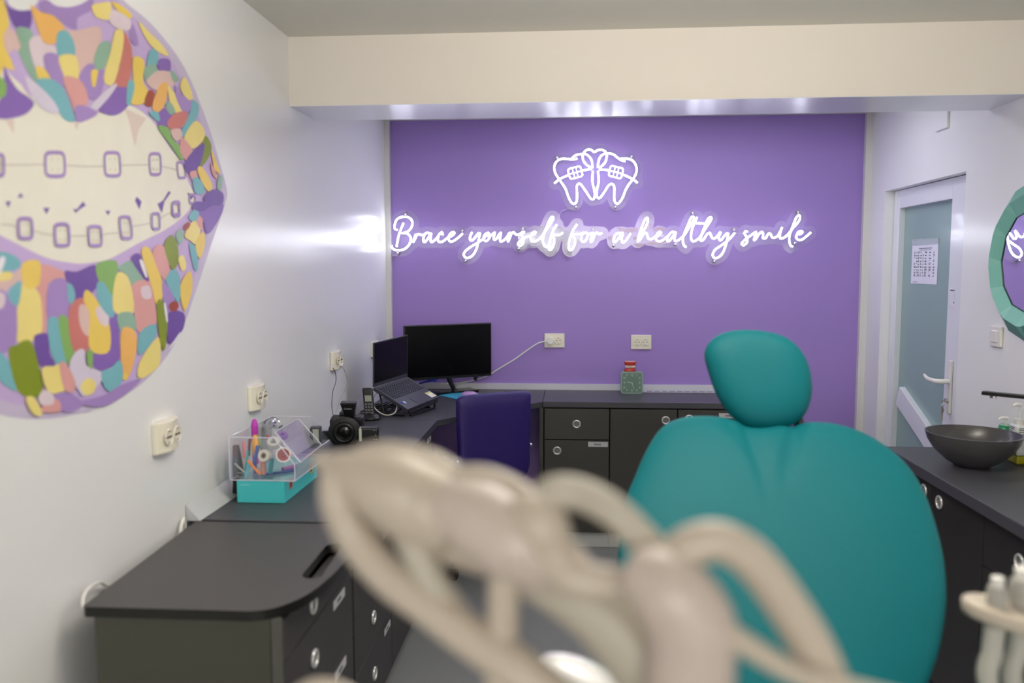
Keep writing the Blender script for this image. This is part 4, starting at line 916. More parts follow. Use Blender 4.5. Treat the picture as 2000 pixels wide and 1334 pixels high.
for r in range(5):
    for c in range(3): m.obox(hb+hd*(HH*.46-r*.0135)+hx*(c-1)*.013+hn*.0118, hx*.0042, hn*.0008, hd*.0035)
build('keypad', m, mat('keypad_grey', (110, 112, 116), .4), hs)
# ============================================================ CAMERA WITH TWIN FLASH
cy_ = 3.17; lc = at(672, 846, 1, cy_); dl = Vector((.12, -1, -.08)).normalized(); dxr = Vector((1, .12, 0)).normalized(); dup_ = dxr.cross(dl)*-1
if dup_.z < 0: dup_ = -dup_
ca = thing('photo_camera', 'black photo camera with a big lens, radio trigger and twin side flashes on the worktop', 'camera', (lc.x, cy_+.05, ZC))
camblk = mat('camera_black', (22, 22, 23), .45)
bdy = lc-dl*.10
m = MB(); m.obox(bdy+dup_*-.002, dxr*.066, dl*.03, dup_*.046); m.obox(bdy+dup_*.052, dxr*.03, dl*.028, dup_*.014); m.obox(bdy-dxr*.05+dl*.018, dxr*.016, dl*.03, dup_*.042)
build('camera_body', m, camblk, ca, bev=.008, bseg=3)
def tdir(prof, c, d, seg=32):
    q = Vector((0, 0, 1)).rotation_difference(d).to_matrix(); m = MB(); m.lathe(prof, (0, 0, 0), seg); m.v = [q @ v+c for v in m.v]; return m
build('lens_barrel', tdir([(.036, -.10), (.036, -.03), (.042, -.028), (.042, .0), (.036, .004), (.030, .002), (.022, -.012)], lc, dl), camblk, ca, smooth=True)
build('flash_ring_mount', tdir([(.058, -.022), (.064, -.018), (.064, -.004), (.058, 0), (.044, 0), (.044, -.02)], lc, dl, 40), camblk, ca, smooth=True)
build('front_glass', tdir([(.024, -.011), (.014, -.008), (.0001, -.006)], lc, dl), blkg, ca, smooth=True)
# trigger on top
tb = at(684, 818, 1, cy_+.06); tt = at(681, 785, 1, cy_+.04)
m = MB(); w0, w1 = .016, .034; A = tb; B = tt
m.v = [A-dxr*w0-dl*-.016, A+dxr*w0-dl*-.016, A+dxr*w0-dl*.016, A-dxr*w0-dl*.016, B-dxr*w1-dl*-.02, B+dxr*w1*.9-dl*-.02, B+dxr*w1*.9-dl*.026, B-dxr*w1-dl*.026]
for f in ((3,2,1,0),(4,5,6,7),(0,1,5,4),(1,2,6,5),(2,3,7,6),(3,0,4,7)): m.face(f)
tg_ = build('radio_trigger', m, blk, ca, bev=.006, bseg=3)
text_mb('Godox', .011, (A+B)/2+dxr*-.002+(B-A)*.18+dl*.0235, dxr, (B-A).normalized(), mb=(tm := MB())); build('lettering', tm, mat('logo_grey', (170, 170, 170), .5), tg_)
m = MB(); m.obox((A+bdy+dup_*.06)/2+Vector((0, 0, -.002)), dxr*.013, dl*.013, dup_*.01); build('hot_shoe_foot', m, mat('dark_red', (90, 24, 24), .4), ca, bev=.002)
# flashes
fl = at(722, 847, 1, cy_-.01); build('arm_right', MB().obox((lc+dxr*.055+fl-dxr*.03)/2-dl*.01, dxr*.012, dl*.006, dup_*.012), camblk, ca, bev=.002)
m = MB(); m.obox(fl, dxr*.036, dl*.02, dup_*.027); f1_ = build('flash_head', m, blk, ca, bev=.006, bseg=3)
build('flash_window', MB().obox(fl-dxr*.034+dl*.003, dxr*.006, dl*.0195, dup_*.026), mat('flash_diffuser', (190, 196, 180), .25), f1_, bev=.004)
m = MB()
for u, v in ((.02,.018),(.028,.018),(.026,.0),(.02,-.018),(.029,-.018)): m.ball(fl+dl*.0205+dxr*u+dup_*v, .0016)
build('contacts', m, chrome, f1_)
fl2 = at(617, 850, 1, cy_+.04); build('arm_left', MB().obox(at(640, 850, 1, cy_+.02), dxr*.022, dl*.008, dup_*.018), camblk, ca, bev=.003)
m = MB(); m.obox(fl2, dxr*.022, dl*.018, dup_*.036); f2_ = build('flash_head', m, blk, ca, bev=.006, bseg=3)
build('flash_window', MB().obox(fl2+dl*.018+dxr*.003, dxr*.012, dl*.002, dup_*.03), MATS['flash_diffuser'], f2_, bev=.003)
m = MB(); 
for sx_ in (-.05, .05): m.box(bdy.x+sx_-.008, bdy.x+sx_+.008, bdy.y-.008, bdy.y+.008, ZC+.0005, bdy.z-.03)
build('tripod_foot', m, camblk, ca)
# ============================================================ TURQUOISE BOX, ACRYLIC BIN AND ITS CONTENTS
tq = mat('turquoise_card', (70, 196, 200), .4); BX0, BX1, BY0, BY1, BZ1 = -1.003, -.857, 2.35, 2.665, ZC+.068
tb_ = thing('turquoise_box', 'flat turquoise cardboard box on the worktop under the clear acrylic bin', 'box', (-.93, 2.5, ZC))
m = MB(); m.box(BX0, BX1, BY0, BY1, ZC+.001, BZ1); build('carton', m, tq, tb_, bev=.001)
tx = text_mb('colgate', .014, (BX0+.026, BY0-.0004, BZ1-.012), (1, 0, 0), (0, 0, 1), 0) if False else None
m = MB(); m.box(BX0+.012, BX0+.04, BY0-.0006, BY0, BZ1-.014, BZ1-.011); build('faint_print', m, mat('pale_print', (120, 210, 214), .4), tb_)
for yy, rgb, rgb2 in ((2.405, (196, 130, 120), (120, 60, 60)), (2.60, (222, 186, 60), (90, 70, 30))):
    m = MB(); m.mi = 0; m.lathe([(.017, 0), (.017, .0008)], (BX1, yy, ZC+.046), 20, 'X'); m.mi = 1; m.lathe([(.009, 0), (.009, .0014)], (BX1, yy-.002, ZC+.044), 12, 'X')
    build('round_picture', m, [mat('pic_%d' % rgb[0], rgb, .5), mat('pic_in_%d' % rgb[0], rgb2, .5)], tb_)
AZ = BZ1+.0015; AX0, AX1, AY0, AY1 = -1.022, -.824, 2.35, 2.70; AH = .130; T = .003
acb = clear_mat('acrylic_clear', (235, 238, 250), .03); edg = clear_mat('acrylic_edge', (240, 238, 255), .7)
ab = thing('acrylic_bin', 'clear acrylic bin full of pens and dental bits, lid open, on the turquoise box', 'bin', ((AX0+AX1)/2, (AY0+AY1)/2, AZ))
def panel(nm, P, off, mt=acb): return build(nm, MB().prism(P, off), mt, ab)
panel('floor_panel', [(AX0, AY0, AZ), (AX1, AY0, AZ), (AX1, AY1, AZ), (AX0, AY1, AZ)], (0, 0, T))
xm = -.885
panel('front_panel', [(AX0, AY0, AZ+T), (AX1, AY0, AZ+T), (AX1, AY0, AZ+.05), (xm, AY0, AZ+AH), (AX0, AY0, AZ+AH)], (0, T, 0))
panel('rear_panel', [(AX0, AY1, AZ+T), (AX1, AY1, AZ+T), (AX1, AY1, AZ+.05), (xm, AY1, AZ+AH), (AX0, AY1, AZ+AH)], (0, -T, 0))
panel('left_panel', [(AX0, AY0+T, AZ+T), (AX0, AY1-T, AZ+T), (AX0, AY1-T, AZ+AH), (AX0, AY0+T, AZ+AH)], (T, 0, 0))
panel('right_panel', [(AX1, AY0+T, AZ+T), (AX1, AY1-T, AZ+T), (AX1, AY1-T, AZ+.05), (AX1, AY0+T, AZ+.05)], (-T, 0, 0))
L0 = at(537, 844, 1, AY0); L1 = at(583, 818, 1, AY1-.01); L3 = at(587, 903, 1, AY0-.075)
lid = [L0, L1, L1+(L3-L0), L3]; lnn = (L1-L0).cross(L3-L0).normalized()
lido = panel('lid', lid, lnn*T)
em = MB()
def edge(a, b, r=.0016): em.tube([Vector(a), Vector(b)], r, 6, smooth=False)
for z in (AZ, AZ+AH):
    edge((AX0, AY0, z), (AX0, AY1, z)); edge((AX0, AY0, z), ((AX1 if z == AZ else xm), AY0, z)); edge((AX0, AY1, z), ((AX1 if z == AZ else xm), AY1, z))
edge((AX1, AY0, AZ), (AX1, AY1, AZ)); edge((AX0, AY0, AZ), (AX0, AY0, AZ+AH)); edge((AX1, AY0, AZ), (AX1, AY0, AZ+.05)); edge((AX1, AY0, AZ+.05), (xm, AY0, AZ+AH)); edge((AX1, AY0, AZ+.05), (AX1, AY1, AZ+.05)); edge((AX0, AY1, AZ), (AX0, AY1, AZ+AH))
build('polished_edges', em, edg, ab)
em = MB()
for i in range(4): edge(lid[i], lid[(i+1) % 4], .0018)
build('lid_edge', em, edg, lido)
def stick(nm, label, cat, rgb, pts, r, g='pens and picks in the acrylic bin', ends=None, rough=.4):
    P = [at(x, y, 1, yy) for x, y, yy in pts]
    for p in P: p.x = max(p.x, AX0+.008+max(r) if isinstance(r, list) else AX0+.008+r); p.z = max(p.z, AZ+T+.004)
    return build(nm, MB().tube(P, r, 10), mat('item_%d_%d_%d' % rgb, rgb, rough), smooth=True, label=label, cat=cat, group=g)
stick('marker_pen', 'magenta marker pen standing tallest at the left of the acrylic bin', 'pen', (190, 60, 180), [(470,905,2.5),(470,850,2.5),(469,830,2.5),(469,818,2.5)], [.010, .0105, .011, .005])
stick('orange_pick', 'bright orange plastic stick lying diagonally behind the front of the acrylic bin', 'stick', (246, 134, 30), [(484,899,2.375),(496,913,2.375),(508,926,2.375)], [.0045, .004, .0045])
stick('teal_brush', 'teal thin brush leaning at the left in the acrylic bin', 'brush', (60, 160, 160), [(476,932,2.38),(481,905,2.39),(484,880,2.4)], .0035)
stick('cyan_brush', 'cyan short brush at the bottom left of the acrylic bin', 'brush', (60, 190, 210), [(480,932,2.37),(484,918,2.375),(487,905,2.38)], .004)
stick('blue_pen', 'blue pen in the middle of the acrylic bin beside the orange stick', 'pen', (50, 90, 170), [(500,925,2.40),(498,900,2.41),(504,870,2.42)], .0055)
stick('pink_pen', 'thin coral pink pen behind the teal brush in the acrylic bin', 'pen', (240, 110, 120), [(477,895,2.42),(476,880,2.42),(474,862,2.43)], .0035)
stick('amber_pencil', 'amber and yellow pointed pencil in the back of the acrylic bin', 'pencil', (222, 160, 50), [(498,890,2.43),(499,868,2.44),(498,850,2.45)], [.006, .011, .006])
stick('dark_red_pencil', 'dark red slim pencil left of the amber one', 'pencil', (130, 50, 50), [(486,890,2.46),(487,870,2.46),(488,857,2.46)], .004)
stick('salmon_tube', 'salmon translucent tube upright right of the orange stick', 'tube', (205, 140, 126), [(514,926,2.39),(514,912,2.39),(513,898,2.39)], .0085)
stick('teal_tube', 'dark teal upright tube right of the salmon one', 'tube', (20, 140, 160), [(528,925,2.40),(530,905,2.40),(531,895,2.40)], .0065)
stick('grey_stick', 'thin grey stick lying low in the left front corner of the acrylic bin', 'stick', (176, 178, 176), [(456,905,2.36),(468,914,2.365),(479,923,2.37)], .0028)
stick('green_pencil', 'thin green pencil leaning to the right of the amber one', 'pencil', (120, 150, 90), [(512,885,2.45),(508,865,2.45),(504,850,2.46)], .003)
stick('navy_pen', 'long navy pen lying flat along the bottom of the acrylic bin', 'pen', (30, 60, 140), [(510,931,2.39),(545,930,2.42),(574,929,2.45)], .0045)
stick('mauve_pen', 'mauve flat pen lying at the bottom right of the acrylic bin', 'pen', (140, 90, 150), [(552,924,2.46),(565,923,2.48),(577,922,2.5)], .007)
stick('red_pick', 'tiny red pick poking above the rolls in the acrylic bin', 'stick', (200, 30, 60), [(523,856,2.42),(522,850,2.42)], .0035)
def roll(nm, label, c, d, ro, ri, th, rgb, inner=None, g='tape rolls in the acrylic bin'):
    t = thing(nm, label, 'tape roll', c, g); d = Vector(d).normalized(); c = Vector(c)
    build('roll', tdir([(ri, -th), (ro, -th), (ro*1.02, 0), (ro, th), (ri, th), (ri, -th)], c, d), mat('roll_%d_%d_%d' % rgb, rgb, .35, coat=.3), t, smooth=True)
    if inner: build('core', tdir([(ri*.35, -th*.8), (ri*.98, -th*.7), (ri*.98, th*.7), (ri*.35, th*.8), (ri*.3, 0)], c, d), mat('core_%d_%d_%d' % inner, inner, .35), t, smooth=True)
roll('ligature_roll', 'white round case with a red middle, right of centre in the acrylic bin', at(554,888,1,2.38), (.25,-1,.15), .0225, .0185, .007, (214,210,204), (150,50,58))
roll('white_tape_roll', 'white tape roll with a dark window, centre of the acrylic bin', at(517,890,1,2.385), (-.1,-1,.25), .018, .009, .009, (222,218,206), (110,96,74))
roll('grey_tape_roll', 'light grey tape roll lying on top, above the white ones in the acrylic bin', at(535,865,1,2.40), (.1,-.55,.85), .020, .010, .008, (196,196,196))
roll('lilac_tape_roll', 'lilac small roll seen through the open acrylic lid', at(552,851,1,2.5), (0,-.5,.9), .016, .008, .006, (170,130,200))
# glass stapler / tape dispenser behind the bin
ds = at(515, 838, 1, 2.68)
td = thing('tape_dispenser', 'clear and chrome tape dispenser poking up behind the acrylic bin', 'dispenser', (ds.x, 2.76, ZC))
glc = clear_mat('smoky_clear', (226, 230, 232), .22)
build('body', MB().box(ds.x-.028, ds.x+.028, 2.73, 2.79, ZC+.001, ds.z-.01), glc, td, bev=.004)
m = MB(); m.tube([(ds.x+.028*math.cos(a), 2.76, ds.z+.004+.020*math.sin(a)) for a in [i*math.pi/8 for i in range(9)]], .004, 8, n=1); m.cyl((ds.x, 2.745, ds.z+.006), (ds.x, 2.775, ds.z+.006), .010)
m.box(ds.x-.03, ds.x+.03, 2.74, 2.78, ds.z-.01, ds.z-.004)
build('chrome_head', m, chrome, td, smooth=True)
# black handset / stapler behind the turquoise box by the wall
a = at(450, 965, 1, 2.52); st = thing('black_clipper', 'black ribbed hand tool standing upright between the turquoise box and the wall', 'tool', (XL+.025, 2.53, ZC))
bx_ = XL+.048
m = MB(); m.tube([(bx_-.004, 2.42, ZC+.012), (bx_, 2.42, ZC+.05), (bx_-.002, 2.42, ZC+.1), (bx_-.006, 2.42, ZC+.16)], [.016, .018, .016, .009], 12); build('handle', m, blk, st, smooth=True)
m = MB()
for i in range(4): m.box(bx_+.003, bx_+.02, 2.4, 2.404, ZC+.04+i*.012, ZC+.044+i*.012)
build('ribs', m, grayp, st)
# ============================================================ CLOCK, TEETH MODEL, VENT STRIP
ck = at(1231, 763, 2, ZC); CXk = ck.x; cyk = 4.60; hw = .062
cbz = ZC+.001; cc_ = thing('desk_clock', 'square sage green desk clock with rounded corners standing on the back worktop', 'clock', (CXk, cyk, ZC))
def rsq(cx, y, cz, h, r, k=8):
    o = []
    for qx, qz, a0 in ((1,1,0),(-1,1,90),(-1,-1,180),(1,-1,270)):
        for i in range(k): a = math.radians(a0+90*i/(k-1)); o.append(Vector((cx+qx*(h-r)+r*math.cos(a), y, cz+qz*(h-r)+r*math.sin(a))))
    return o
ccz = cbz+hw; m = MB(); m.prism(rsq(CXk, cyk-.018, ccz, hw, .016), (0, .036, 0)); build('case', m, mat('sage_green', (142, 168, 158), .45), cc_, smooth=True, angle=30)
m = MB(); m.prism(rsq(CXk, cyk-.0188, ccz, hw-.008, .009), (0, .0007, 0)); build('dial', m, mat('sage_dial', (112, 138, 124), .5), cc_)
m = MB(); wmt = mat('dial_white', (214, 226, 216), .5)
for n_ in range(1, 13):
    a = math.radians(90-30*n_); rr_ = min(.0445/max(abs(math.cos(a)), abs(math.sin(a)), 1e-6), .05); k_ = .0425
    sx_ = max(-k_, min(k_, math.cos(a)*.055)); sz_ = max(-k_, min(k_, math.sin(a)*.055))
    text_mb(str(n_), .0165, (CXk+sx_, cyk-.0192, ccz+sz_), (1, 0, 0), (0, 0, 1), 0, m)
build('numerals', m, wmt, cc_)
m = MB()
for ang, ln, wd in ((168, .030, .0018), (-73, .040, .0013)):
    a = math.radians(ang); d = Vector((math.cos(a), 0, math.sin(a))); q = Vector((-d.z, 0, d.x)); c0 = Vector((CXk, cyk-.0196, ccz)); mm = MB(); mm.prism([c0-d*.004-q*wd, c0+d*ln-q*wd*.5, c0+d*ln+q*wd*.5, c0-d*.004+q*wd], (0, -.0004, 0)); build('hour_hand' if wd > .0015 else 'minute_hand', mm, wmt, cc_)
tz = cbz+2*hw+.0008; te = thing('teeth_model', 'small red gum model with white teeth and braces on top of the green clock', 'model', (CXk-.008, cyk, tz))
gum = mat('gum_red', (196, 62, 52), .35, coat=.3)
def arch(prof, nm, mt): m = MB(); m.lathe(prof, (CXk-.010, cyk, tz), 24, sy=.55); return build(nm, m, mt, te, smooth=True)
arch([(.033, 0), (.034, .006), (.029, .016), (.027, .022)], 'lower_gum', gum); arch([(.026, .031), (.029, .036), (.033, .045), (.035, .052), (.033, .055)], 'upper_gum', gum)
build('palate_base', MB().lathe([(.031, .055), (.031, .0565)], (CXk-.010, cyk, tz), 24, sy=.55), mat('pale_gum', (226, 196, 190), .4), te)
tw = mat('tooth_ivory', (232, 220, 196), .3)
for zz in (.0235, .0292):
    for i in range(8):
        a = math.radians(-90+(i-3.5)*17); m = MB(); m.ball((CXk-.010+.0265*math.cos(a), cyk+.0265*.62*math.sin(a), tz+zz), .0042, sy=.7, sz=.95, seg=8); build('tooth', m, tw, te, smooth=True)
m = MB(); 
for zz in (.0235, .0292): m.tube([(CXk-.010+.030*math.cos(a), cyk+.030*.66*math.sin(a), tz+zz) for a in [math.radians(-165+i*15) for i in range(11)]], .0006, 6, n=1)
build('brace_wire', m, chrome, te)
va = at(1255, 764, 2, ZC); vb_x = .99
vs = thing('vent_strip', 'long pale slotted strip lying on the back worktop against the wall, right of the clock', 'strip', ((va.x+vb_x)/2, D-.04, ZC))
build('rail', MB().box(CXk+.07, .99, D-.085, D-.03, ZC+.001, ZC+.004), mat('strip_pale', (190, 186, 200), .4), vs)
m = MB()
x = CXk+.09
while x < .96: m.box(x, x+.03, D-.072, D-.045, ZC+.004, ZC+.0046); x += .042
build('slots', m, mat('slot_grey', (130, 128, 146), .5), vs)
# ============================================================ RIGHT SINK UNIT
RX = 1.225; RY1 = 3.285; RY0 = 1.25
ru = thing('sink_worktop', 'dark slate worktop on the right carrying the round grey basin', 'worktop', (1.42, 2.3, ZC-.04))
build('slab', MB().box(RX, XR-E, RY0, RY1, ZC-.04, ZC), slate, ru, bev=.003)
RC = RX+.02; NR = (-1, 0, 0); UR = (0, -1, 0); y_split = at(1921, 1050, 0, RC).y; zt_ = ZC-.042
r1 = thing('sink_cabinet', 'black two-door sink cabinet under the basin, label tape at its far corner', 'cabinet', (1.42, (y_split+RY1)/2, 0))
build('body', MB().box(RC+.019, XR-.02, y_split+.002, RY1-.01, .06, zt_), carcd, r1)
build('plinth', MB().box(RC+.05, RC+.065, y_split, RY1-.01, 0, .06), carcd, r1)
blkc = mat('cabinet_black', (40, 38, 38), .42, var=.05)
ym = (y_split+RY1)/2
ka, kb_ = at(1806, 958, 0, RC), at(1836, 981, 0, RC); ymid = (ka.y+kb_.y)/2
d1 = build('door', MB().box(RC, RC+.018, ymid+.001, RY1-.01, .062, zt_-.004), blkc, r1, bev=.0015); ring_knob(d1, (RC-.0005, ka.y, ka.z), UR, V, NR, .02)
d2 = build('door', MB().box(RC, RC+.018, y_split+.002, ymid-.001, .062, zt_-.004), blkc, r1, bev=.0015); ring_knob(d2, (RC-.0005, kb_.y, kb_.z), UR, V, NR, .02)
la = at(1757, 912, 0, RC); label_tape(d1, (RC-.0005, la.y, la.z), UR, V, NR, .045, .012)
r2 = thing('drawer_cabinet', 'black drawer cabinet at the right edge, behind the instrument holder', 'cabinet', (1.42, (y_split+RY0)/2, 0), 'drawer cabinets under the right worktop')
build('body', MB().box(RC+.019, XR-.02, RY0+.02, y_split-.002, .06, zt_), carcd, r2); build('plinth', MB().box(RC+.05, RC+.065, RY0+.02, y_split, 0, .06), carcd, r2)
z2 = at(1921, 1105, 0, RC).z; kk_ = at(1993, 1098, 0, RC)
for za, zb_, kz in ((z2+.002, zt_-.004, kk_.z), (.38, z2-.002, .47), (.064, .378, .3)):
    d = build('drawer', MB().box(RC, RC+.018, RY0+.02, y_split-.002, za, zb_), blkc, r2, bev=.0015); ring_knob(d, (RC-.0005, kk_.y, kz), UR, V, NR, .02)
# bowl
bp = at(1908, 908, 2, ZC); bx, by = bp.x-.022, bp.y-.01
prof = [(.055, 0), (.06, .004), (.085, .018), (.125, .055), (.147, .09), (.155, .118), (.150, .1185), (.142, .09), (.12, .058), (.08, .026), (.03, .018), (.0001, .018)]
build('basin', MB().lathe(prof, (bx, by, ZC), 56), mat('basin_grey', (74, 72, 74), .28, spec=.5, coat=.2), smooth=True, angle=60, label='dark grey round vessel basin standing on the right worktop', cat='basin')
fa = at(1919, 767, 2, 1.05); fb = Vector((1.582, 2.86, 1.05)); fd = (fb-fa).normalized(); fq = Vector((-fd.y, fd.x, 0))
ft = thing('basin_tap', 'slim flat black tap reaching over the basin from the right', 'tap', (fb.x, fb.y, ZC))
build('spout', MB().obox((fa+fb)/2, (fb-fa)/2, fq*.014, Vector((0, 0, .0065))), blk, ft, bev=.002)
build('column', MB().box(fb.x-.0, fb.x+.03, fb.y-.02, fb.y+.02, ZC+.0005, 1.056), blk, ft, bev=.002)
m = MB(); q = fa+fd*.035; m.cyl(q-Vector((0, 0, .0066)), q-Vector((0, 0, .015)), .011); build('aerator', m, chrome, ft, smooth=True)
build('lever', MB().obox(fb+Vector((.01, 0, .02)), fd*.03, fq*.01, Vector((0, 0, .004))), blk, ft, bev=.002)
# bottles
gx, gy = 1.594, 3.115
gb = thing('green_bottle', 'green-labelled pump bottle behind the basin against the right wall', 'bottle', (gx, gy, ZC), 'bottles beside the basin')
ztop = at(1982, 838, 1, gy).z-ZC
m = MB(); m.lathe([(.028, 0), (.029, .01), (.029, .095), (.02, .125), (.011, ztop)], (gx, gy, ZC+.0005), 24, sx=.95, sy=1.2); build('bottle_body', m, mat('bottle_white', (226, 230, 226), .3, coat=.2), gb, smooth=True)
m = MB(); m.lathe([(.0293, .004), (.0295, .05), (.0295, .094), (.0212, .122)], (gx, gy, ZC+.0005), 24, sx=.96, sy=1.21)
gl = mat('label_green', (22, 152, 96), .4); build('green_label', m, gl, gb, smooth=True)
m = MB()
for zz, w_ in ((.112, .010), (.1, .012), (.085, .02), (.07, .016), (.06, .02)): m.obox((gx-.021, gy-.026, ZC+zz), Vector((.7, -.7, 0))*w_*.5, Vector((.3, .3, 0))*.004, (0, 0, .0028))
build('label_print', m, mat('pale_green', (170, 222, 200), .4), gb)
m = MB(); z0 = ZC+ztop; m.cyl((gx, gy, z0), (gx, gy, z0+.014), .011); m.cyl((gx, gy, z0+.014), (gx, gy, z0+.038), .004); m.tube([(gx+.004, gy, z0+.04), (gx-.02, gy-.005, z0+.042), (gx-.034, gy-.01, z0+.036)], [.006, .005, .003], 8)
build('pump', m, whitep, gb, smooth=True)
wx, wy = 1.597, 3.035
wbt = thing('white_bottle', 'square white bottle with small print and yellow base at the right edge, beside the basin', 'bottle', (wx, wy, ZC), 'bottles beside the basin')
wz = at(1995, 818, 1, wy).z-ZC
m = MB(); m.mi = 0; m.box(wx-.02, wx+.027, wy-.036, wy+.03, ZC+.0305, ZC+wz-.02); m.v = m.v; build('bottle_body', m, MATS['bottle_white'], wbt, bev=.008, bseg=3)
build('yellow_base', MB().box(wx-.0205, wx+.0275, wy-.0365, wy+.0305, ZC+.0005, ZC+.03), mat('yellow_liquid', (176, 170, 30), .3), wbt, bev=.006)
m = MB(); pn = mat('print_dark', (60, 60, 66), .5)
for zz, wd in ((.165, .02), (.157, .018), (.148, .012), (.138, .022), (.130, .02), (.12, .01), (.112, .014)): m.box(wx-.0212, wx-.0208, wy+.02-wd*1.6, wy+.02, ZC+zz*.78, ZC+zz*.78+.0025)
for zz, wd in ((.165, .024), (.157, .03), (.148, .02), (.138, .028), (.130, .024), (.12, .03)): m.box(wx-.018, wx-.018+wd, wy-.0372, wy-.0368, ZC+zz*.78, ZC+zz*.78+.0025)
m.box(wx-.0212, wx-.0208, wy-.03, wy+.02, ZC+.036, ZC+.06)
build('label_print', m, pn, wbt)
m = MB(); m.tube([(wx-.0255, wy-.005+.009*math.cos(a), ZC+.078+.009*math.sin(a)) for a in [i*math.pi/6 for i in range(12)]], .0022, 6, closed=True, n=1); build('red_ring_mark', m, mat('mark_crimson', (150, 20, 60), .4), wbt)
m = MB(); m.cyl((wx, wy, ZC+wz-.02), (wx, wy, ZC+wz), .016); m.cyl((wx, wy, ZC+wz), (wx, wy, ZC+wz+.05), .004); m.tube([(wx+.004, wy, ZC+wz+.05), (wx-.02, wy-.012, ZC+wz+.054), (wx-.034, wy-.02, ZC+wz+.048)], [.007, .006, .003], 8)
build('pump', m, whitep, wbt, smooth=True)
# ============================================================ FACETED MIRROR
cyM, czM, RO, RI, RM = 3.045, 1.512, .297, .232, .182
mi = thing('faceted_mirror', 'round wall mirror in a faceted mint and teal folded frame, right wall', 'mirror', (XR, cyM, czM-RO))
nf = 12; cols = [(112,176,164),(96,158,148),(128,192,178),(84,146,136),(140,200,186)]
fmats = [mat('facet_%d' % i, c, .5) for i, c in enumerate(cols)]
def mp(r, k, h, off=0): a = 2*math.pi*(k+off)/nf; return Vector((XR-h, cyM+r*math.cos(a), czM+r*math.sin(a)))
for k in range(nf):
    rc = random.Random(k)
    m = MB(); o0, o1, om = mp(RO, k, .001), mp(RO, k+1, .001), mp(RO*1.0, k, .001, .5); r0, r1 = mp(RI, k, .045, .15), mp(RI, k, .045, .85); i0, i1 = mp(RM, k, .02), mp(RM, k+1, .02); rn = mp(RI, k+1, .045, .15)
    m.v = [o0, o1, r0, r1, i0, i1, rn]
    m.mi = rc.randrange(4); m.face((0, 1, 3, 2)); m.mi = (rc.randrange(5)); m.face((1, 6, 3)); m.mi = 2; m.face((2, 3, 5, 4)); m.mi = 4; m.face((3, 6, 5))
    build('frame_facet', m, fmats, mi)
mm_ = bpy.data.materials.new('mirror_silver'); mm_.use_nodes = True; b_ = mm_.node_tree.nodes['Principled BSDF']; b_.inputs['Metallic'].default_value = 1; b_.inputs['Roughness'].default_value = .01; b_.inputs['Base Color'].default_value = (.9, .92, .92, 1)
m = MB(); m.v = [mp(RM+.004, k, .021) for k in range(nf)]+[mp(RM+.004, k, .012) for k in range(nf)]; m.face(range(nf)); m.face(range(2*nf-1, nf-1, -1))
for k in range(nf): m.face((k, nf+k, nf+(k+1) % nf, (k+1) % nf))
build('mirror_glass', m, mm_, mi)
m = MB(); m.tube([mp(RM, k, .022) for k in range(nf)], .0025, 6, closed=True, smooth=False) if False else m.tube([mp(RM, k, .022) for k in range(nf)], .0022, 6, closed=True, n=1)
build('dark_bead', m, mat('bead_dark', (40, 70, 64), .4), mi)
# ============================================================ DELIVERY UNIT IN THE FOREGROUND (out of focus)
crm = mat('unit_cream', (198, 186, 169), .35, coat=.2, var=.04); crm2 = mat('unit_pinkish_cream', (203, 189, 179), .35, coat=.2); crm3 = mat('unit_greyish', (190, 183, 168), .4)
def TP(lst): return [at(x, y, 1, d) for x, y, d, r in lst], [r*d/F for x, y, d, r in lst]
def tube_px(nm, lst, mt, par, flat=1, seg=16, **k):
    P, R_ = TP(lst); return build(nm, MB().tube(P, R_, seg, n=6, flat=flat), mt, par, smooth=True, **k)
du = thing('instrument_rack', 'big cream instrument rack of a dental unit, blurred across the bottom foreground', 'instrument rack', at(1100, 1334, 1, .55))
tube_px('lower_rail', [(650,920,.60,24),(660,975,.60,38),(692,1045,.60,40),(755,1122,.59,40),(840,1185,.58,42),(925,1248,.57,44),(1010,1305,.56,48),(1120,1400,.55,52)], crm, du)
tube_px('upper_rail', [(960,1050,.60,56),(1020,1098,.59,60),(1095,1140,.585,64),(1165,1190,.58,68),(1225,1250,.575,74),(1280,1320,.57,82),(1330,1400,.56,90)], crm3, du)
tube_px('support_post', [(985,1060,.575,34),(984,1150,.57,33),(982,1240,.57,34),(985,1330,.565,42),(990,1420,.56,46)], crm, du)
tube_px('cross_bar', [(790,1010,.60,42),(812,1070,.59,35),(845,1140,.585,33),(895,1215,.58,38)], crm3, du)
tube_px('cradle', [(655,925,.62,34),(688,972,.62,50),(735,1000,.62,46),(790,1000,.62,50),(850,1030,.61,62),(950,1065,.60,60),(1050,1100,.595,50)], crm, du)
tube_px('tray_edge', [(1380,1210,.52,30),(1460,1262,.52,24),(1560,1318,.52,22),(1700,1362,.52,26),(1800,1390,.52,30)], crm, du)
a = at(1120, 1450, 1, .56); m = MB(); m.tube([a+Vector((-.02, 0, .03)), a+Vector((0, .02, -.15)), Vector((.0, .62, .7)), Vector((.02, .75, .35)), Vector((.2, .82, .3))], [.03, .032, .032, .03, .028], 14); build('swing_arm', m, crm, du, smooth=True)
def instrument(label, body, hose, mt, hm):
    t = thing('dental_handpiece', label, 'dental handpiece', at(body[0][0], body[0][1], 1, body[0][2]), 'handpieces on the instrument rack')
    tube_px('handpiece_body', body, mt, t, seg=20); tube_px('hose', hose, hm, t); return t
instrument('leftmost blurred cream handpiece on the rack, its tip pointing at the acrylic bin', [(612,893,.62,7),(640,905,.62,22),(690,925,.61,48),(760,952,.60,78),(830,990,.60,88),(900,1020,.59,66)],
           [(700,905,.63,34),(760,896,.63,36),(840,915,.62,38),(900,950,.61,34)], crm, crm)
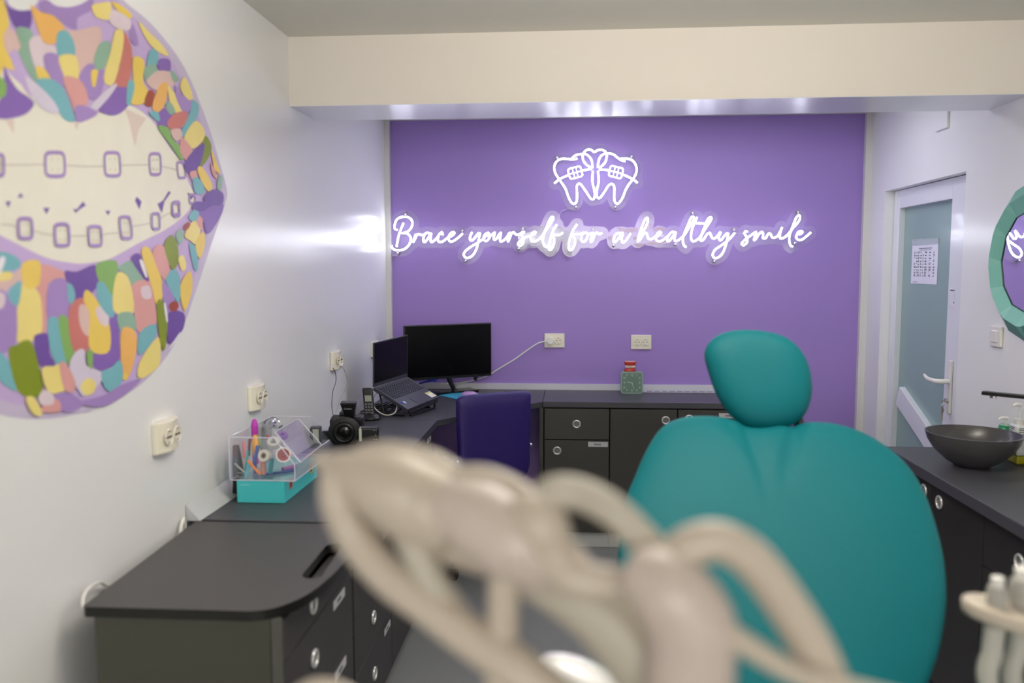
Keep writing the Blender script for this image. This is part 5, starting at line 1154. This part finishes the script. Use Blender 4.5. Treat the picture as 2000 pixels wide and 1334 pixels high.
instrument('second blurred handpiece from the left, broad body before the desk chair', [(860,980,.59,50),(930,1010,.58,78),(1010,1060,.57,84),(1080,1100,.57,66),(1140,1128,.56,40)],
           [(860,950,.61,30),(910,938,.61,30),(965,945,.61,32),(1030,985,.60,36),(1060,1030,.59,34)], crm2, crm)
instrument('third blurred handpiece from the left, its hose arching in front of the grey cabinets', [(1010,990,.57,36),(1052,1022,.56,58),(1082,1082,.56,50),(1130,1132,.55,42),(1230,1138,.55,30)],
           [(1050,1000,.57,38),(1080,965,.57,36),(1135,966,.57,34),(1200,1000,.56,33),(1262,1062,.56,34),(1310,1110,.56,36)], crm, crm3)
instrument('rightmost blurred handpiece, thick body with a hose arching over the teal chair', [(1230,1110,.54,46),(1300,1150,.53,82),(1345,1215,.53,92),(1350,1290,.53,88),(1340,1390,.53,92)],
           [(1310,1110,.54,46),(1345,1070,.54,42),(1405,1058,.54,41),(1470,1095,.54,42),(1535,1180,.54,42),(1590,1275,.54,44),(1630,1380,.54,46)], crm2, crm)
# small handle at the very bottom edge
build('rack_handle', MB().tube(*TP([(585,1352,.6,14),(612,1342,.6,16),(650,1342,.6,16),(690,1358,.6,14),(740,1400,.6,14),(900,1480,.58,16),(1060,1450,.56,18)])), crm, du, smooth=True)
# glossy white cover lower down
gp = at(1138, 1352, 1, 1.0)
cv = thing('cuspidor_bowl', 'glossy white rounded bowl edge glinting below the blurred hoses', 'bowl', (gp.x, 1.0, .62))
m = MB(); m.ball((gp.x-.0, 1.0, gp.z-.0), .074, sy=.7, sz=.5, seg=32, rot=Matrix.Rotation(.45, 3, 'Y')); build('bowl_shell', m, mat('glossy_white', (244, 244, 244), .06, coat=1), cv, smooth=True)
m = MB(); m.tube([(gp.x, 1.0, gp.z-.02), (gp.x, 1.0, .5), (gp.x+.02, 1.0, .2), (gp.x+.15, 1.02, .05)], .03, 14); build('pedestal', m, whitep, cv, smooth=True)
m = MB(); m.lathe([(.1, 0), (.1, .03), (.05, .05)], (gp.x+.05, 1.02, 0), 28); build('foot', m, whitep, cv, smooth=True)
# ============================================================ ASSISTANT HOLDER bottom right
hy = 1.1; ha = at(1888, 1190, 1, hy); hbp = at(1960, 1198, 1, hy)
ah = thing('suction_holder', 'cream oval holder plate at the lower right edge carrying syringes', 'holder', (hbp.x+.04, hy, ha.z-.02))
pl = []
for i in range(24):
    a = 2*math.pi*i/24; pl.append(Vector((hbp.x+.04+.092*math.cos(a), hy+.05*math.sin(a), hbp.z+.003-.018*math.cos(a))))
m = MB(); m.prism(pl, (0, 0, -.022)); build('holder_plate', m, crm, ah, smooth=True, bev=.006)
m = MB(); e0 = Vector((hbp.x+.09, hy-.02, hbp.z-.02)); m.tube([e0, e0+Vector((.08, 0, -.15)), Vector((.85, 1.02, .6)), Vector((.86, 1.0, .3)), Vector((.86, 1.0, .01))], .018, 10); build('holder_arm', m, crm, ah, smooth=True)
def syr(label, px_, ytop, ybot, dy, rr_, pxb):
    t0 = at(px_, ytop, 1, hy+dy); z1 = at(px_, ybot, 1, hy+dy).z; x_, y_ = t0.x, hy+dy; H_ = t0.z-z1
    t = thing('suction_handpiece', label, 'handpiece', (x_, y_, z1), 'handpieces in the lower right holder')
    m = MB(); m.lathe([(rr_, 0), (rr_, H_*.5), (rr_*.82, H_*.68)], (x_, y_, z1), 20); build('grey_collar', m, mat('collar_grey', (168, 166, 158), .4), t, smooth=True)
    m = MB(); m.lathe([(rr_*.62, H_*.68), (rr_*.66, H_*.96), (rr_*.5, H_)], (x_, y_, z1), 20); build('white_tip', m, whitep, t, smooth=True)
    b = at(pxb, 1360, 1, hy+dy); m = MB(); m.tube([(x_, y_, z1-.026), (x_-.002, y_, z1-.06), (b.x, y_, b.z), (b.x+.10, y_, b.z-.17), (b.x+.22, y_-.02, .55), (b.x+.24, y_-.04, .2), (b.x+.24, y_-.04, .02)], .0125, 12); build('hose', m, mat('hose_grey', (190, 188, 178), .4), t, smooth=True)
syr('grey and white suction handpiece, left one in the lower right holder', 1949, 1126, 1184, -.01, .0125, 1938)
syr('grey and white suction handpiece, nearer the right edge in the lower right holder', 2000, 1108, 1180, 0, .0165, 1985)
